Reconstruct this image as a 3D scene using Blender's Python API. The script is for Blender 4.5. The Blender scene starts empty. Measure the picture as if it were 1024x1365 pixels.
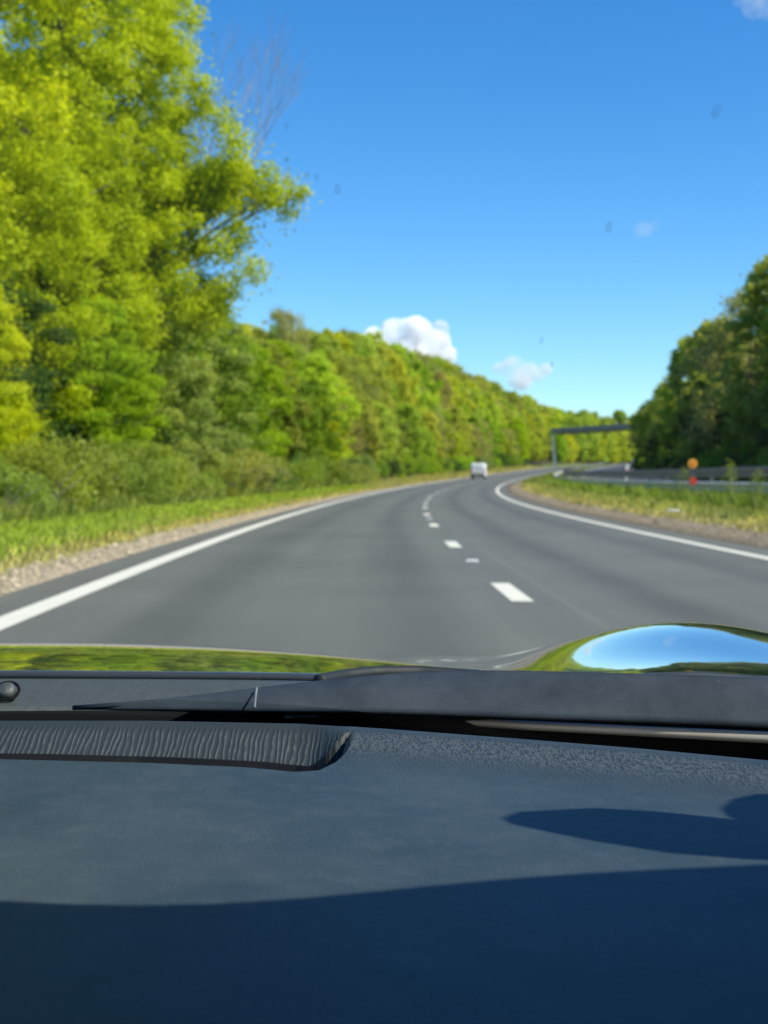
import bpy, math, random
import numpy as np
from mathutils import Vector, Matrix, Euler
R = math.radians
C = bpy.context.scene.collection
scene = bpy.context.scene

# ---------------------------------------------------------------- camera, sky, sun, exposure
F = 1894.0                     # focal length in pixels of a 1024 wide frame
EYE = 0.9565
cam_d = bpy.data.cameras.new('camera'); cam = bpy.data.objects.new('camera', cam_d); C.objects.link(cam)
cam_d.sensor_fit = 'HORIZONTAL'; cam_d.sensor_width = 36; cam_d.lens = 36 * F / 1024
cam.location = (0, 0, EYE)
ROLL = 0.008
CAM_ROT = (Matrix.Rotation(R(90 - 1.3006), 3, 'X') @ Matrix.Rotation(ROLL, 3, 'Z'))
cam.rotation_euler = CAM_ROT.to_euler()
cam_d.clip_start = 0.02; cam_d.clip_end = 9000
cam_d.dof.use_dof = True; cam_d.dof.focus_distance = 0.86; cam_d.dof.aperture_fstop = cam_d.lens / 2.9
scene.camera = cam

SUN_AZ, SUN_EL = 111.0, 48.0    # azimuth from +Y towards +X
SUN = Vector((math.sin(R(SUN_AZ)) * math.cos(R(SUN_EL)), math.cos(R(SUN_AZ)) * math.cos(R(SUN_EL)), math.sin(R(SUN_EL))))
w = bpy.data.worlds.new('World'); scene.world = w; w.use_nodes = True
nt = w.node_tree; nt.nodes.clear()
sky = nt.nodes.new('ShaderNodeTexSky'); sky.sky_type = 'NISHITA'; sky.sun_disc = False
sky.sun_elevation = R(SUN_EL); sky.sun_rotation = R(SUN_AZ); sky.altitude = 0; sky.air_density = .88; sky.dust_density = 0.15; sky.ozone_density = 2.2
hs = nt.nodes.new('ShaderNodeHueSaturation'); hs.inputs['Saturation'].default_value = 1.36
bg = nt.nodes.new('ShaderNodeBackground'); bg.inputs['Strength'].default_value = 0.115
wo = nt.nodes.new('ShaderNodeOutputWorld')
nt.links.new(sky.outputs[0], hs.inputs['Color']); tint = nt.nodes.new('ShaderNodeMix'); tint.data_type = 'RGBA'; tint.blend_type = 'MULTIPLY'; tint.inputs[0].default_value = 1; tint.inputs[7].default_value = (.79, .975, 1.09, 1)
nt.links.new(hs.outputs[0], tint.inputs[6]); nt.links.new(tint.outputs[2], bg.inputs['Color']); nt.links.new(bg.outputs[0], wo.inputs['Surface'])
sl = bpy.data.lights.new('sun', 'SUN'); sl.energy = 4.9; sl.angle = R(0.53); sl.color = (1.0, 0.93, 0.80)
so = bpy.data.objects.new('sun', sl); C.objects.link(so); so.rotation_euler = SUN.to_track_quat('Z', 'Y').to_euler()
scene.view_settings.view_transform = 'Standard'; scene.view_settings.look = 'None'
scene.view_settings.exposure = 0.68; scene.view_settings.gamma = 1; scene.view_settings.use_curve_mapping = False
scene.cycles.use_denoising = True
scene.cycles.max_bounces = 12; scene.cycles.diffuse_bounces = 4; scene.cycles.glossy_bounces = 4; scene.cycles.transparent_max_bounces = 24
scene.cycles.sample_clamp_indirect = 6
scene.cycles.volume_bounces = 10; scene.cycles.volume_step_rate = 4; scene.cycles.volume_max_steps = 64

# ---------------------------------------------------------------- helpers
def at(px, py, Y=None, z=None):
    """Where the sight line of a picture point (1024 x 1365) meets the plane at distance Y or height z."""
    d = CAM_ROT @ Vector(((px - 512) / F, (682.5 - py) / F, -1))
    t = Y / d.y if Y is not None else (z - EYE) / d.z
    return Vector((d.x * t, d.y * t, EYE + d.z * t))

def lerp_tab(x, tab):
    return float(np.interp(x, [t[0] for t in tab], [t[1] for t in tab]))

def mesh_obj(name, verts, faces, mat=None, parent=None, smooth=False, uv=None):
    me = bpy.data.meshes.new(name)
    me.from_pydata([tuple(v) for v in verts], [], faces)
    if smooth: me.polygons.foreach_set('use_smooth', [True] * len(me.polygons))
    if uv is not None:
        l = me.uv_layers.new(name='UVMap'); idx = np.empty(len(me.loops), np.int32); me.loops.foreach_get('vertex_index', idx)
        l.data.foreach_set('uv', np.asarray(uv, np.float32)[idx].ravel())
    if mat: me.materials.append(mat)
    me.update()
    o = bpy.data.objects.new(name, me); C.objects.link(o)
    if parent: o.parent = parent
    return o

def quads_mesh(name, V, mat):
    """V: (n,4,3) array of separate quads."""
    n = len(V); me = bpy.data.meshes.new(name)
    me.vertices.add(n * 4); me.vertices.foreach_set('co', V.astype(np.float32).ravel())
    me.loops.add(n * 4); me.loops.foreach_set('vertex_index', np.arange(n * 4, dtype=np.int32))
    me.polygons.add(n); me.polygons.foreach_set('loop_start', np.arange(0, n * 4, 4, dtype=np.int32))
    me.materials.append(mat); me.update(calc_edges=True)
    return me

def link(name, me, parent=None):
    o = bpy.data.objects.new(name, me); C.objects.link(o)
    if parent: o.parent = parent
    return o

def empty(name, loc=(0, 0, 0), rz=0, parent=None):
    o = bpy.data.objects.new(name, None); C.objects.link(o); o.location = loc; o.rotation_euler = (0, 0, rz)
    o.empty_display_size = .2
    if parent: o.parent = parent
    return o

def tag(o, label=None, cat=None, group=None, kind=None):
    if label: o['label'] = label
    if cat: o['category'] = cat
    if group: o['group'] = group
    if kind: o['kind'] = kind
    return o

class MB:
    def __init__(s): s.v = []; s.f = []
    def box(s, x0, x1, y0, y1, z0, z1):
        b = len(s.v)
        s.v += [(x0,y0,z0),(x1,y0,z0),(x1,y1,z0),(x0,y1,z0),(x0,y0,z1),(x1,y0,z1),(x1,y1,z1),(x0,y1,z1)]
        s.f += [tuple(b + i for i in q) for q in ((3,2,1,0),(4,5,6,7),(0,1,5,4),(1,2,6,5),(2,3,7,6),(3,0,4,7))]
    def tube(s, pts, rad, n=7, cap=True):
        pts = [Vector(p) for p in pts]; b0 = len(s.v)
        if not hasattr(rad, '__len__'): rad = [rad] * len(pts)
        for i, p in enumerate(pts):
            t = (pts[min(i + 1, len(pts) - 1)] - pts[max(i - 1, 0)]).normalized()
            a = t.cross(Vector((0, 0, 1)) if abs(t.z) < .9 else Vector((1, 0, 0))).normalized(); c = t.cross(a)
            for k in range(n):
                q = 2 * math.pi * k / n; s.v.append(tuple(p + (a * math.cos(q) + c * math.sin(q)) * rad[i]))
        for i in range(len(pts) - 1):
            for k in range(n):
                a0 = b0 + i * n + k; a1 = b0 + i * n + (k + 1) % n
                s.f.append((a0, a1, a1 + n, a0 + n))
        if cap:
            s.f.append(tuple(b0 + k for k in reversed(range(n)))); e = b0 + (len(pts) - 1) * n; s.f.append(tuple(e + k for k in range(n)))
    def loft(s, rings, cap=True):
        b = len(s.v); n = len(rings[0])
        for r in rings: s.v += [tuple(p) for p in r]
        for i in range(len(rings) - 1):
            for k in range(n):
                a0 = b + i * n + k; a1 = b + i * n + (k + 1) % n; s.f.append((a0, a1, a1 + n, a0 + n))
        if cap: s.f.append(tuple(b + k for k in reversed(range(n)))); e = b + (len(rings) - 1) * n; s.f.append(tuple(e + k for k in range(n)))
    def build(s, name, mat, parent=None, smooth=False, bevel=0):
        o = mesh_obj(name, s.v, s.f, mat, parent, smooth)
        if bevel:
            m = o.modifiers.new('bevel', 'BEVEL'); m.width = bevel; m.segments = 3; m.limit_method = 'ANGLE'
        return o

# ---- materials
def new_mat(name):
    m = bpy.data.materials.new(name); m.use_nodes = True; n = m.node_tree; n.nodes.clear()
    out = n.nodes.new('ShaderNodeOutputMaterial'); return m, n, out
def N(n, typ, **kw):
    x = n.nodes.new(typ)
    for k, v in kw.items():
        if k in x.inputs.keys(): x.inputs[k].default_value = v
        else: setattr(x, k, v)
    return x
def noise(n, vec, scale, detail=4, rough=.55, dist=0):
    t = N(n, 'ShaderNodeTexNoise', Scale=scale, Detail=detail, Roughness=rough, Distortion=dist)
    if vec is not None: n.links.new(vec, t.inputs['Vector'])
    return t.outputs['Fac']
def ramp(n, fac, stops, interp='LINEAR'):
    r = n.nodes.new('ShaderNodeValToRGB'); r.color_ramp.interpolation = interp
    e = r.color_ramp.elements
    while len(e) < len(stops): e.new(.5)
    for i, (p, c) in enumerate(stops):
        e[i].position = p; e[i].color = (*c, 1) if len(c) == 3 else c
    n.links.new(fac, r.inputs[0]); return r.outputs[0]
def mix(n, fac, a, b, mode='MIX'):
    m = n.nodes.new('ShaderNodeMix'); m.data_type = 'RGBA'; m.blend_type = mode
    for sock, val in ((m.inputs[0], fac), (m.inputs[6], a), (m.inputs[7], b)):
        if isinstance(val, (int, float)): sock.default_value = val
        elif isinstance(val, tuple): sock.default_value = (*val, 1)
        else: n.links.new(val, sock)
    return m.outputs[2]
def mth(n, op, a, b=0.0, c=None):
    m = n.nodes.new('ShaderNodeMath'); m.operation = op
    for i, v in enumerate((a, b, c)):
        if v is None: continue
        if isinstance(v, (int, float)): m.inputs[i].default_value = v
        else: n.links.new(v, m.inputs[i])
    return m.outputs[0]
def smooth(n, v, lo, hi):
    m = n.nodes.new('ShaderNodeMapRange'); m.interpolation_type = 'SMOOTHSTEP'
    n.links.new(v, m.inputs[0]); m.inputs[1].default_value = lo; m.inputs[2].default_value = hi; return m.outputs[0]
def bump(n, h, strength, dist):
    b = N(n, 'ShaderNodeBump', Strength=strength, Distance=dist); n.links.new(h, b.inputs['Height']); return b.outputs[0]
def principled(n, out, col, rough=.6, metal=0, spec=.5, normal=None, coat=0):
    p = N(n, 'ShaderNodeBsdfPrincipled'); p.inputs['Metallic'].default_value = metal; p.inputs['Specular IOR Level'].default_value = spec
    p.inputs['Coat Weight'].default_value = coat; p.inputs['Coat Roughness'].default_value = .02
    if isinstance(col, tuple): p.inputs['Base Color'].default_value = (*col, 1)
    else: n.links.new(col, p.inputs['Base Color'])
    if isinstance(rough, (int, float)): p.inputs['Roughness'].default_value = rough
    else: n.links.new(rough, p.inputs['Roughness'])
    if normal is not None: n.links.new(normal, p.inputs['Normal'])
    n.links.new(p.outputs[0], out.inputs[0]); return p
def simple(name, col, rough=.6, metal=0, var=.15, scale=8, coat=0, spec=.5, bmp=0):
    m, n, out = new_mat(name); tc = N(n, 'ShaderNodeTexCoord')
    f = noise(n, tc.outputs['Object'], scale, 6)
    c = mix(n, f, tuple(x * (1 - var) for x in col), tuple(min(1, x * (1 + var)) for x in col))
    principled(n, out, c, rough, metal, spec, bump(n, f, bmp, .01) if bmp else None, coat)
    return m

def leaf_mat(name, trans=.5, var=.22):
    """Leaf colour comes from the object's own colour, varied leaf by leaf and clump by clump."""
    m, n, out = new_mat(name)
    oi = N(n, 'ShaderNodeObjectInfo'); g = N(n, 'ShaderNodeNewGeometry'); tc = N(n, 'ShaderNodeTexCoord')
    rnd = g.outputs['Random Per Island']
    cl = noise(n, tc.outputs['Object'], .45, 3, .6)
    c1 = mix(n, ramp(n, rnd, [(0, (0, 0, 0)), (1, (1, 1, 1))]), (1 - var, 1 - var, 1 - var), (1 + var, 1 + var * .9, 1 + var * .2))
    c2 = mix(n, smooth(n, cl, .3, .7), (.78, .86, .85), (1.14, 1.13, .9))
    c = mix(n, 1.0, mix(n, 1.0, oi.outputs['Color'], c1, 'MULTIPLY'), c2, 'MULTIPLY')
    d = N(n, 'ShaderNodeBsdfPrincipled'); n.links.new(c, d.inputs['Base Color']); d.inputs['Roughness'].default_value = .5; d.inputs['Specular IOR Level'].default_value = .12
    t = N(n, 'ShaderNodeBsdfTranslucent'); n.links.new(mix(n, 1.0, c, (1.25, 1.2, .6), 'MULTIPLY'), t.inputs['Color'])
    ms = N(n, 'ShaderNodeMixShader'); ms.inputs[0].default_value = trans
    n.links.new(d.outputs[0], ms.inputs[1]); n.links.new(t.outputs[0], ms.inputs[2]); n.links.new(ms.outputs[0], out.inputs[0])
    return m
LEAF = leaf_mat('leaf')
GRASS = leaf_mat('grass_blade', .35, .5)
BARK = simple('bark', (.13, .105, .08), .9, var=.4, scale=6, bmp=.5)
TWIG = simple('twig', (.30, .26, .23), .9, var=.3, scale=6)
STEEL = simple('galvanised_steel', (.70, .70, .67), .6, 0.0, .2, 5)
STEEL_DULL = simple('weathered_steel', (.15, .15, .15), .6, .3, .3, 5)
CONC = simple('concrete', (.33, .31, .27), .85, var=.2, scale=1.2)
CONC_D = simple('dark_concrete', (.24, .23, .19), .85, var=.25, scale=1.0)
WHITE = simple('white_paint', (.82, .83, .82), .35, var=.03, coat=.5)
RUBBER = simple('rubber', (.02, .02, .02), .8)
DARKGLASS = simple('dark_glass', (.02, .025, .03), .08, spec=.8)
REDPL = simple('red_plastic', (.75, .035, .03), .35)
AMBER = simple('amber_plastic', (.95, .36, .02), .25)
WPLAST = simple('white_plastic', (.75, .75, .74), .4, var=.05)

# ---------------------------------------------------------------- the line of the road
DS = 1.0
S_MIN, S_MAX = -60, 1500
ss = np.arange(S_MIN, S_MAX + 1, DS)
kk = .001279 - .000563 * np.tanh(np.clip(ss, 0, None) / 100)
kk = kk * np.clip(1 - (ss - 650) / 300, 0, 1) if False else np.where(ss > 650, kk * np.clip(1 - (ss - 650) / 300, 0, 1), kk)
i0 = int(-S_MIN)
th = np.cumsum(kk * DS); th = th - th[i0] - .027983
px_ = np.cumsum(np.sin(th) * DS); py_ = np.cumsum(np.cos(th) * DS)
px_ = px_ - px_[i0] - 2.2935; py_ = py_ - py_[i0]
A_ = 4.64e-5
zz = A_ * np.clip(ss - 30.25, 0, None) ** 2
z3 = A_ * 269.75 ** 2; sl3 = 2 * A_ * 269.75
zz = np.where(ss > 300, z3 + sl3 * 250 * (1 - np.exp(-(ss - 300) / 250)), zz)
def P(s, o=0.0, dz=0.0):
    """Point of the road's frame: s metres along the left edge line, o metres to its right."""
    x = np.interp(s, ss, px_); y = np.interp(s, ss, py_); t = np.interp(s, ss, th); z = np.interp(s, ss, zz)
    return Vector((float(x + math.cos(t) * o), float(y - math.sin(t) * o), float(z + dz)))
def heading(s): return float(np.interp(s, ss, th))
PL = [(-900, 14), (-60, 9.5), (-26, 7), (-16, 3.6), (-8, .7), (-5, .12), (-1.3, .0), (-.55, 0)]
PR = [(8.1, 0), (9.6, .08), (12.5, .22), (13.4, .6), (15, .78), (23, .8), (25, 1.0), (40, 4.5), (60, 6), (500, 12)]
def prof(o, s):
    if o < -.55:
        b = .45 + .55 * min(1, max(0, (s - 60) / 80)); return lerp_tab(o, PL) * (b if o < -5 else 1 - (1 - b) * max(0, (-o - 1.3) / 3.7) if o < -1.3 else 1)
    if o > 8.1: return lerp_tab(o, PR)
    return -.04
def G(s, o): return P(s, o, prof(o, s))

def strip(name, s_list, o_list, zf, mat, parent=None, uvmode=True):
    V, U, Fc = [], [], []
    for s in s_list:
        for o in o_list:
            V.append(P(s, o, zf(o, s))); U.append((o, s))
    m = len(o_list)
    for i in range(len(s_list) - 1):
        for j in range(m - 1):
            a = i * m + j; Fc.append((a, a + 1, a + m + 1, a + m))
    return mesh_obj(name, V, Fc, mat, parent, True, U)

# ---------------------------------------------------------------- ground and road materials
def ground_material():
    m, n, out = new_mat('verge_ground'); uv = N(n, 'ShaderNodeUVMap'); sp = N(n, 'ShaderNodeSeparateXYZ'); n.links.new(uv.outputs[0], sp.inputs[0])
    g = N(n, 'ShaderNodeNewGeometry'); pos = g.outputs['Position']
    wob = mth(n, 'MULTIPLY', mth(n, 'SUBTRACT', noise(n, pos, .6, 5, .65), .5), 1.6)
    o = mth(n, 'ADD', sp.outputs[0], wob)
    fine = noise(n, pos, 14, 6, .7); med = noise(n, pos, 1.7, 5, .6)
    grass = mix(n, smooth(n, med, .35, .65), (.085, .13, .025), (.17, .21, .045))
    straw = mix(n, smooth(n, fine, .4, .6), (.33, .28, .13), (.20, .20, .07))
    stone = mix(n, smooth(n, fine, .42, .6), (.20, .16, .11), (.44, .37, .26))
    dirt = mix(n, smooth(n, fine, .4, .62), (.13, .105, .07), (.30, .25, .17))
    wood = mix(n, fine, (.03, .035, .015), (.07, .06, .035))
    # left side
    c = mix(n, smooth(n, o, -1.25, -1.05), straw, stone)
    c = mix(n, smooth(n, o, -2.1, -1.6), grass, c)
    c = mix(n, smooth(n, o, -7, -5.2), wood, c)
    # right side
    r = mix(n, smooth(n, o, 9.3, 10.0), dirt, mix(n, smooth(n, med, .42, .6), grass, straw))
    r = mix(n, smooth(n, o, 9.9, 10.8), r, grass)
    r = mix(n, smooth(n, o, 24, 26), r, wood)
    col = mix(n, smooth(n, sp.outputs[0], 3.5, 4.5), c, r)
    principled(n, out, col, .95, spec=.15, normal=bump(n, fine, .6, .05)); return m
def road_material(name, base, seed=0):
    m, n, out = new_mat(name); uv = N(n, 'ShaderNodeUVMap'); sp = N(n, 'ShaderNodeSeparateXYZ'); n.links.new(uv.outputs[0], sp.inputs[0])
    g = N(n, 'ShaderNodeNewGeometry'); pos = g.outputs['Position']
    o = sp.outputs[0]
    mp = N(n, 'ShaderNodeMapping'); n.links.new(uv.outputs[0], mp.inputs[0]); mp.inputs['Scale'].default_value = (1, .045, 1)
    streak = noise(n, mp.outputs[0], 1.6, 5, .6)
    grain = noise(n, pos, 260, 3, .7); patch = noise(n, pos, .35, 4, .5)
    # darker polished wheel tracks in each lane, darker oil band along the middle
    def band(c, wd): return mth(n, 'SUBTRACT', 1.0, smooth(n, mth(n, 'ABSOLUTE', mth(n, 'SUBTRACT', o, c)), 0, wd))
    tr = None
    for c_ in (1.05, 2.75, 4.75, 6.45):
        b = band(c_, .55); tr = b if tr is None else mth(n, 'ADD', tr, b)
    v = mth(n, 'ADD', mth(n, 'MULTIPLY', mth(n, 'SUBTRACT', streak, .5), .45), 1.0)
    v = mth(n, 'ADD', v, mth(n, 'MULTIPLY', mth(n, 'SUBTRACT', patch, .5), .4))
    v = mth(n, 'SUBTRACT', v, mth(n, 'MULTIPLY', tr, .22))
    v = mth(n, 'MULTIPLY', v, mth(n, 'ADD', .8, mth(n, 'MULTIPLY', grain, .4))); v = mth(n, 'MULTIPLY', v, mth(n, 'ADD', .75, mth(n, 'MULTIPLY', noise(n, pos, 38, 3, .8), .5)))
    # a faint pale sealed joint beside the lane line
    j = mth(n, 'SUBTRACT', 1.0, smooth(n, mth(n, 'ABSOLUTE', mth(n, 'ADD', mth(n, 'SUBTRACT', o, 3.98), mth(n, 'MULTIPLY', mth(n, 'SUBTRACT', streak, .5), .25))), .01, .05))
    v = mth(n, 'ADD', v, mth(n, 'MULTIPLY', j, .12))
    edge = mth(n, 'ADD', smooth(n, o, -.08, -.2), 0.0)
    cc = N(n, 'ShaderNodeCombineColor')
    for i in range(3): n.links.new(mth(n, 'MULTIPLY', v, base[i]), cc.inputs[i])
    col = cc.outputs[0]
    col = mix(n, mth(n, 'MULTIPLY', smooth(n, noise(n, pos, 9, 5), .5, .62), mth(n, 'SUBTRACT', 1.0, smooth(n, o, -.5, -.1))), col, (.15, .13, .10))
    col = mix(n, mth(n, 'MULTIPLY', smooth(n, noise(n, pos, 7, 5), .45, .6), smooth(n, o, 7.75, 8.1)), col, (.15, .125, .095))
    principled(n, out, col, .72, spec=.35, normal=bump(n, grain, .35, .004)); return m
def paint_material():
    m, n, out = new_mat('road_paint'); g = N(n, 'ShaderNodeNewGeometry'); pos = g.outputs['Position']
    w1 = smooth(n, noise(n, pos, 40, 5, .7), .28, .42); w2 = noise(n, pos, 3, 4)
    col = mix(n, w1, (.22, .21, .18), mix(n, w2, (.52, .50, .42), (.64, .62, .54)))
    principled(n, out, col, .7, spec=.3); return m
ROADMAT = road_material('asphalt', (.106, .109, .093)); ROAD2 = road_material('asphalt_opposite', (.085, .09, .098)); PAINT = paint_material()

s_g = list(range(-60, 160, 4)) + list(range(160, 700, 10)) + list(range(700, 1501, 50))
o_g = [-900, -400, -180, -100, -60, -40, -26, -20, -16, -12, -10, -8, -6.5, -5, -4, -3, -2.2, -1.6, -1.3, -.9, -.56, -.54, 4, 8.09, 8.11, 8.8, 9.6, 10.5, 11.5, 12.5, 13, 13.4, 14, 15, 19, 23, 25, 28, 32, 36, 40, 50, 60, 90, 150, 300, 500]
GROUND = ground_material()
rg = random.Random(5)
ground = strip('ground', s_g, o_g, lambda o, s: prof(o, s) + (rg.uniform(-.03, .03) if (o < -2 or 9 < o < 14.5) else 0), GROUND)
tag(ground, 'grass verge and woodland ground either side of the road', 'ground', kind='structure')
s_r = list(range(-60, 160, 2)) + list(range(160, 700, 5))
road = strip('road', s_r, [-.56, 0, 2, 3.7, 5.5, 7.5, 8.12], lambda o, s: 0.0, ROADMAT)
tag(road, 'grey asphalt two lane carriageway curving to the right', 'road', kind='structure')
el = strip('edge_line', s_r, [-.11, .11], lambda o, s: .004, PAINT, road)
er = strip('edge_line', s_r, [7.34, 7.54], lambda o, s: .004, PAINT, road)
for k in range(-4, 44):
    s0 = 12.15 + 9 * k
    strip('lane_marking', [s0 - 1, s0 - .5, s0, s0 + .5, s0 + 1], [3.535, 3.715], lambda o, s: .005, PAINT, road)
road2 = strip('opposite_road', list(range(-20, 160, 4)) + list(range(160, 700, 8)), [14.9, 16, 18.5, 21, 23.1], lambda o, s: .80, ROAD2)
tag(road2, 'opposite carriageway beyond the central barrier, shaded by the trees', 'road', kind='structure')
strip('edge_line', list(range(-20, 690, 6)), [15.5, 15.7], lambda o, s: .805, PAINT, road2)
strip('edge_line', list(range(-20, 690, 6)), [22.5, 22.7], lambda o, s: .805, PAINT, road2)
for k in range(0, 44):
    s0 = 16 + 9 * k; strip('lane_marking', [s0 - 1, s0 + 1], [19.0, 19.15], lambda o, s: .806, PAINT, road2)
# reflective road studs
def stud():
    r = empty('road_stud'); b = MB()
    b.loft([[(-.075,-.06,0),(.075,-.06,0),(.075,.06,0),(-.075,.06,0)], [(-.06,-.035,.018),(.06,-.035,.018),(.06,.035,.018),(-.06,.035,.018)]]); b.build('housing', WPLAST, r)
    c = MB(); c.box(-.045, -.01, -.062, -.04, .004, .015); c.box(.01, .045, -.062, -.04, .004, .015); c.build('reflector', simple('stud_reflector', (.8, .8, .75), .1), r)
    return r
def copy_tree(o, parent=None):
    c = o.copy(); C.objects.link(c); c.parent = parent
    for ch in o.children: copy_tree(ch, c)
    return c
st0 = stud()
for k in range(6):
    r = st0 if k == 0 else copy_tree(st0)
    s0 = 16.7 + 18 * k; r.location = P(s0, 3.62, .004); r.rotation_euler = (0, 0, -heading(s0))
    tag(r, 'pale reflective road stud nearest the car, between the first two white lane dashes' if k == 0 else '%s reflective road stud from the car along the dashed lane line' % ('second third fourth fifth sixth'.split()[k - 1]), 'road stud', 'reflective studs along the lane line')

# ---------------------------------------------------------------- trees
def rand_dirs(rng, n):
    v = rng.normal(size=(n, 3)); return v / np.linalg.norm(v, axis=1, keepdims=True)
def leaves_from(rng, centres, radii, counts, size, flat=.55, upbias=.7):
    idx = np.repeat(np.arange(len(centres)), counts)
    d = rand_dirs(rng, len(idx)); r = rng.random(len(idx)) ** .45
    p = centres[idx] + d * r[:, None] * radii[idx][:, None] * np.array([1, 1, flat])
    nrm = rand_dirs(rng, len(idx)) + np.array([0, 0, upbias]) + d * .5
    nrm /= np.linalg.norm(nrm, axis=1, keepdims=True)
    a = np.cross(nrm, rand_dirs(rng, len(idx))); a /= np.linalg.norm(a, axis=1, keepdims=True) + 1e-9
    b = np.cross(nrm, a); sz = size * rng.uniform(.55, 1.35, len(idx))[:, None]
    a = a * sz * .5; b = b * sz * .34
    return np.stack([p - a, p + b, p + a, p - b], 1)
def make_tree_meshes(seed, H, Rr, n_clump, n_leaf, leaf, base=.18, shape='round', clump_r=.23, limb_n=22, flat=.55, extra=None, name='crown'):
    """Crown mesh (leaf sprays on clumps) and trunk mesh (tapered trunk with limbs)."""
    rng = np.random.default_rng(seed)
    lob = [(rng.uniform(0, 6.28), rng.uniform(.1, .24), k) for k in (2, 3, 5)]
    def env(zf, ang):
        if shape == 'round': r = max(0, math.sin(math.pi * min(1, max(0, (zf * .86 + .14)))) ** .62)
        elif shape == 'cone': r = max(0, 1.0 - zf) ** .7 * min(1, .45 + zf * 3)
        else: r = max(0, (1 - zf ** 2.6)) ** .6 * (.72 + .28 * min(1, zf * 4))
        for p0, a, k in lob: r *= 1 + a * math.sin(k * ang + p0 + zf * 4)
        return r
    cen, rad, tries = [], [], 0
    while len(cen) < n_clump:
        zf = rng.random(); ang = rng.uniform(0, 2 * math.pi); e = env(zf, ang)
        rr = (rng.random() ** .42) * e
        if e < .2: continue
        cen.append((math.cos(ang) * rr * Rr, math.sin(ang) * rr * Rr, H * (base + (1 - base) * zf * .97)))
        rad.append(Rr * clump_r * rng.uniform(.55, 1.25) * (1.1 - .35 * zf))
    if extra:
        for c, r in extra: cen.append(c); rad.append(r)
    cen = np.array(cen); rad = np.array(rad)
    cnt = np.maximum(6, (n_leaf / len(cen) * (rad / rad.mean()) ** 2)).astype(int)
    q1 = leaves_from(rng, cen, rad, cnt, leaf, flat)
    q2 = leaves_from(rng, cen, rad * 1.9, np.maximum(2, cnt // 6), leaf, .9)      # loose leaves between the sprays
    me = quads_mesh(name, np.concatenate([q1, q2]), LEAF)
    tb = MB(); lean = rng.uniform(-.04, .04, 2)
    pts = [(lean[0] * H * t + math.sin(t * 5 + seed) * .02 * H * t, lean[1] * H * t, H * t * .86 - .3 * (t == 0)) for t in np.linspace(0, 1, 9)]
    r0 = H * .016 + .04
    tb.tube(pts, [r0 * (1.25 if i == 0 else 1) * (1 - i / 8.6) for i in range(9)], 8)
    order = rng.permutation(len(cen))[:limb_n]
    for k in list(order) + (list(range(len(cen) - len(extra), len(cen), 2)) if extra else []):
        c = cen[k]; z0 = max(H * .12, c[2] * rng.uniform(.45, .75)); t = z0 / (H * .93)
        p0 = Vector((lean[0] * H * t + math.sin(t * 5 + seed) * .02 * H * t, lean[1] * H * t, z0)); p3 = Vector(c)
        m1 = p0.lerp(p3, .35) + Vector((0, 0, .06 * H * rng.uniform(0, .5))); m2 = p0.lerp(p3, .7) + Vector((0, 0, .04 * H * rng.uniform(-.2, .6)))
        rr = r0 * (.42 * (1 - t * .7))
        tb.tube([p0, m1, m2, p3], [rr, rr * .7, rr * .42, rr * .12], 5, cap=False)
    tm = bpy.data.meshes.new('trunk'); tm.from_pydata([tuple(v) for v in tb.v], [], tb.f); tm.polygons.foreach_set('use_smooth', [True] * len(tm.polygons)); tm.materials.append(BARK)
    return me, tm
def twig_mesh(seed, H, spread, levels=5, leaves=0):
    rng = random.Random(seed); tb = MB(); tips = []
    def grow(p, d, L, r, lv):
        q = p + d * L; m = p + d * L * .5 + Vector((rng.uniform(-1, 1), rng.uniform(-1, 1), rng.uniform(-1, 1))) * L * .06
        tb.tube([p, m, q], [r, r * .85, r * .65], 4 if lv > 1 else 6, cap=False)
        if lv >= levels: tips.append(q); return
        for i in range(rng.choice((2, 3, 3))):
            nd = (d + Vector((rng.uniform(-1, 1), rng.uniform(-1, 1), rng.uniform(-.25, .7))) * spread).normalized()
            grow(p + d * L * rng.uniform(.55, 1.0), nd, L * rng.uniform(.62, .82), r * .6, lv + 1)
    grow(Vector((0, 0, -.2)), Vector((0, 0, 1)), H * .34, H * .0055, 0)
    tm = bpy.data.meshes.new('branches'); tm.from_pydata([tuple(v) for v in tb.v], [], tb.f); tm.materials.append(TWIG)
    return tm, tips

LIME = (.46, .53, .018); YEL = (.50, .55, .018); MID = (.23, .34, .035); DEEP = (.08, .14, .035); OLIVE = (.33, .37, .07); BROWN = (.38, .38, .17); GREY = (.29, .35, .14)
FRESH = (.33, .46, .025)
T = {}
# large near templates
ext = []
for i in range(24):
    t = i / 23
    ext.append(((2.6 + 4.5 * t, -.6 + .5 * math.sin(i), 8.5 + .45 * math.sin(t * 3) + .4 * math.sin(i * 2.3)), 1.0 - .62 * t))
T['big'] = make_tree_meshes(1, 19, 4.9, 800, 210000, .12, .22, 'column', .12, 60, .75, ext)
T['big2'] = make_tree_meshes(2, 15, 5.3, 600, 160000, .12, .18, 'round', .12, 50, .75)
T['near3'] = make_tree_meshes(3, 11, 4.0, 260, 70000, .14, .04, 'column', .17, 36, .55)
for i, (H, Rr, shp, seed) in enumerate([(14, 4.2, 'round', 11), (15, 3.6, 'column', 12), (13, 4.6, 'round', 13), (12, 3.4, 'column', 14), (16, 4.4, 'round', 15)]):
    T['mid%d' % i] = make_tree_meshes(seed, H, Rr, 300, 38000, .24, .05, shp, .17, 24, .8)
for i, (H, Rr, shp, seed) in enumerate([(14, 4.0, 'column', 21), (13, 4.4, 'round', 22)]):
    T['thin%d' % i] = make_tree_meshes(seed, H, Rr, 260, 24000, .18, .06, shp, .18, 60, 1.0)
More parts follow.
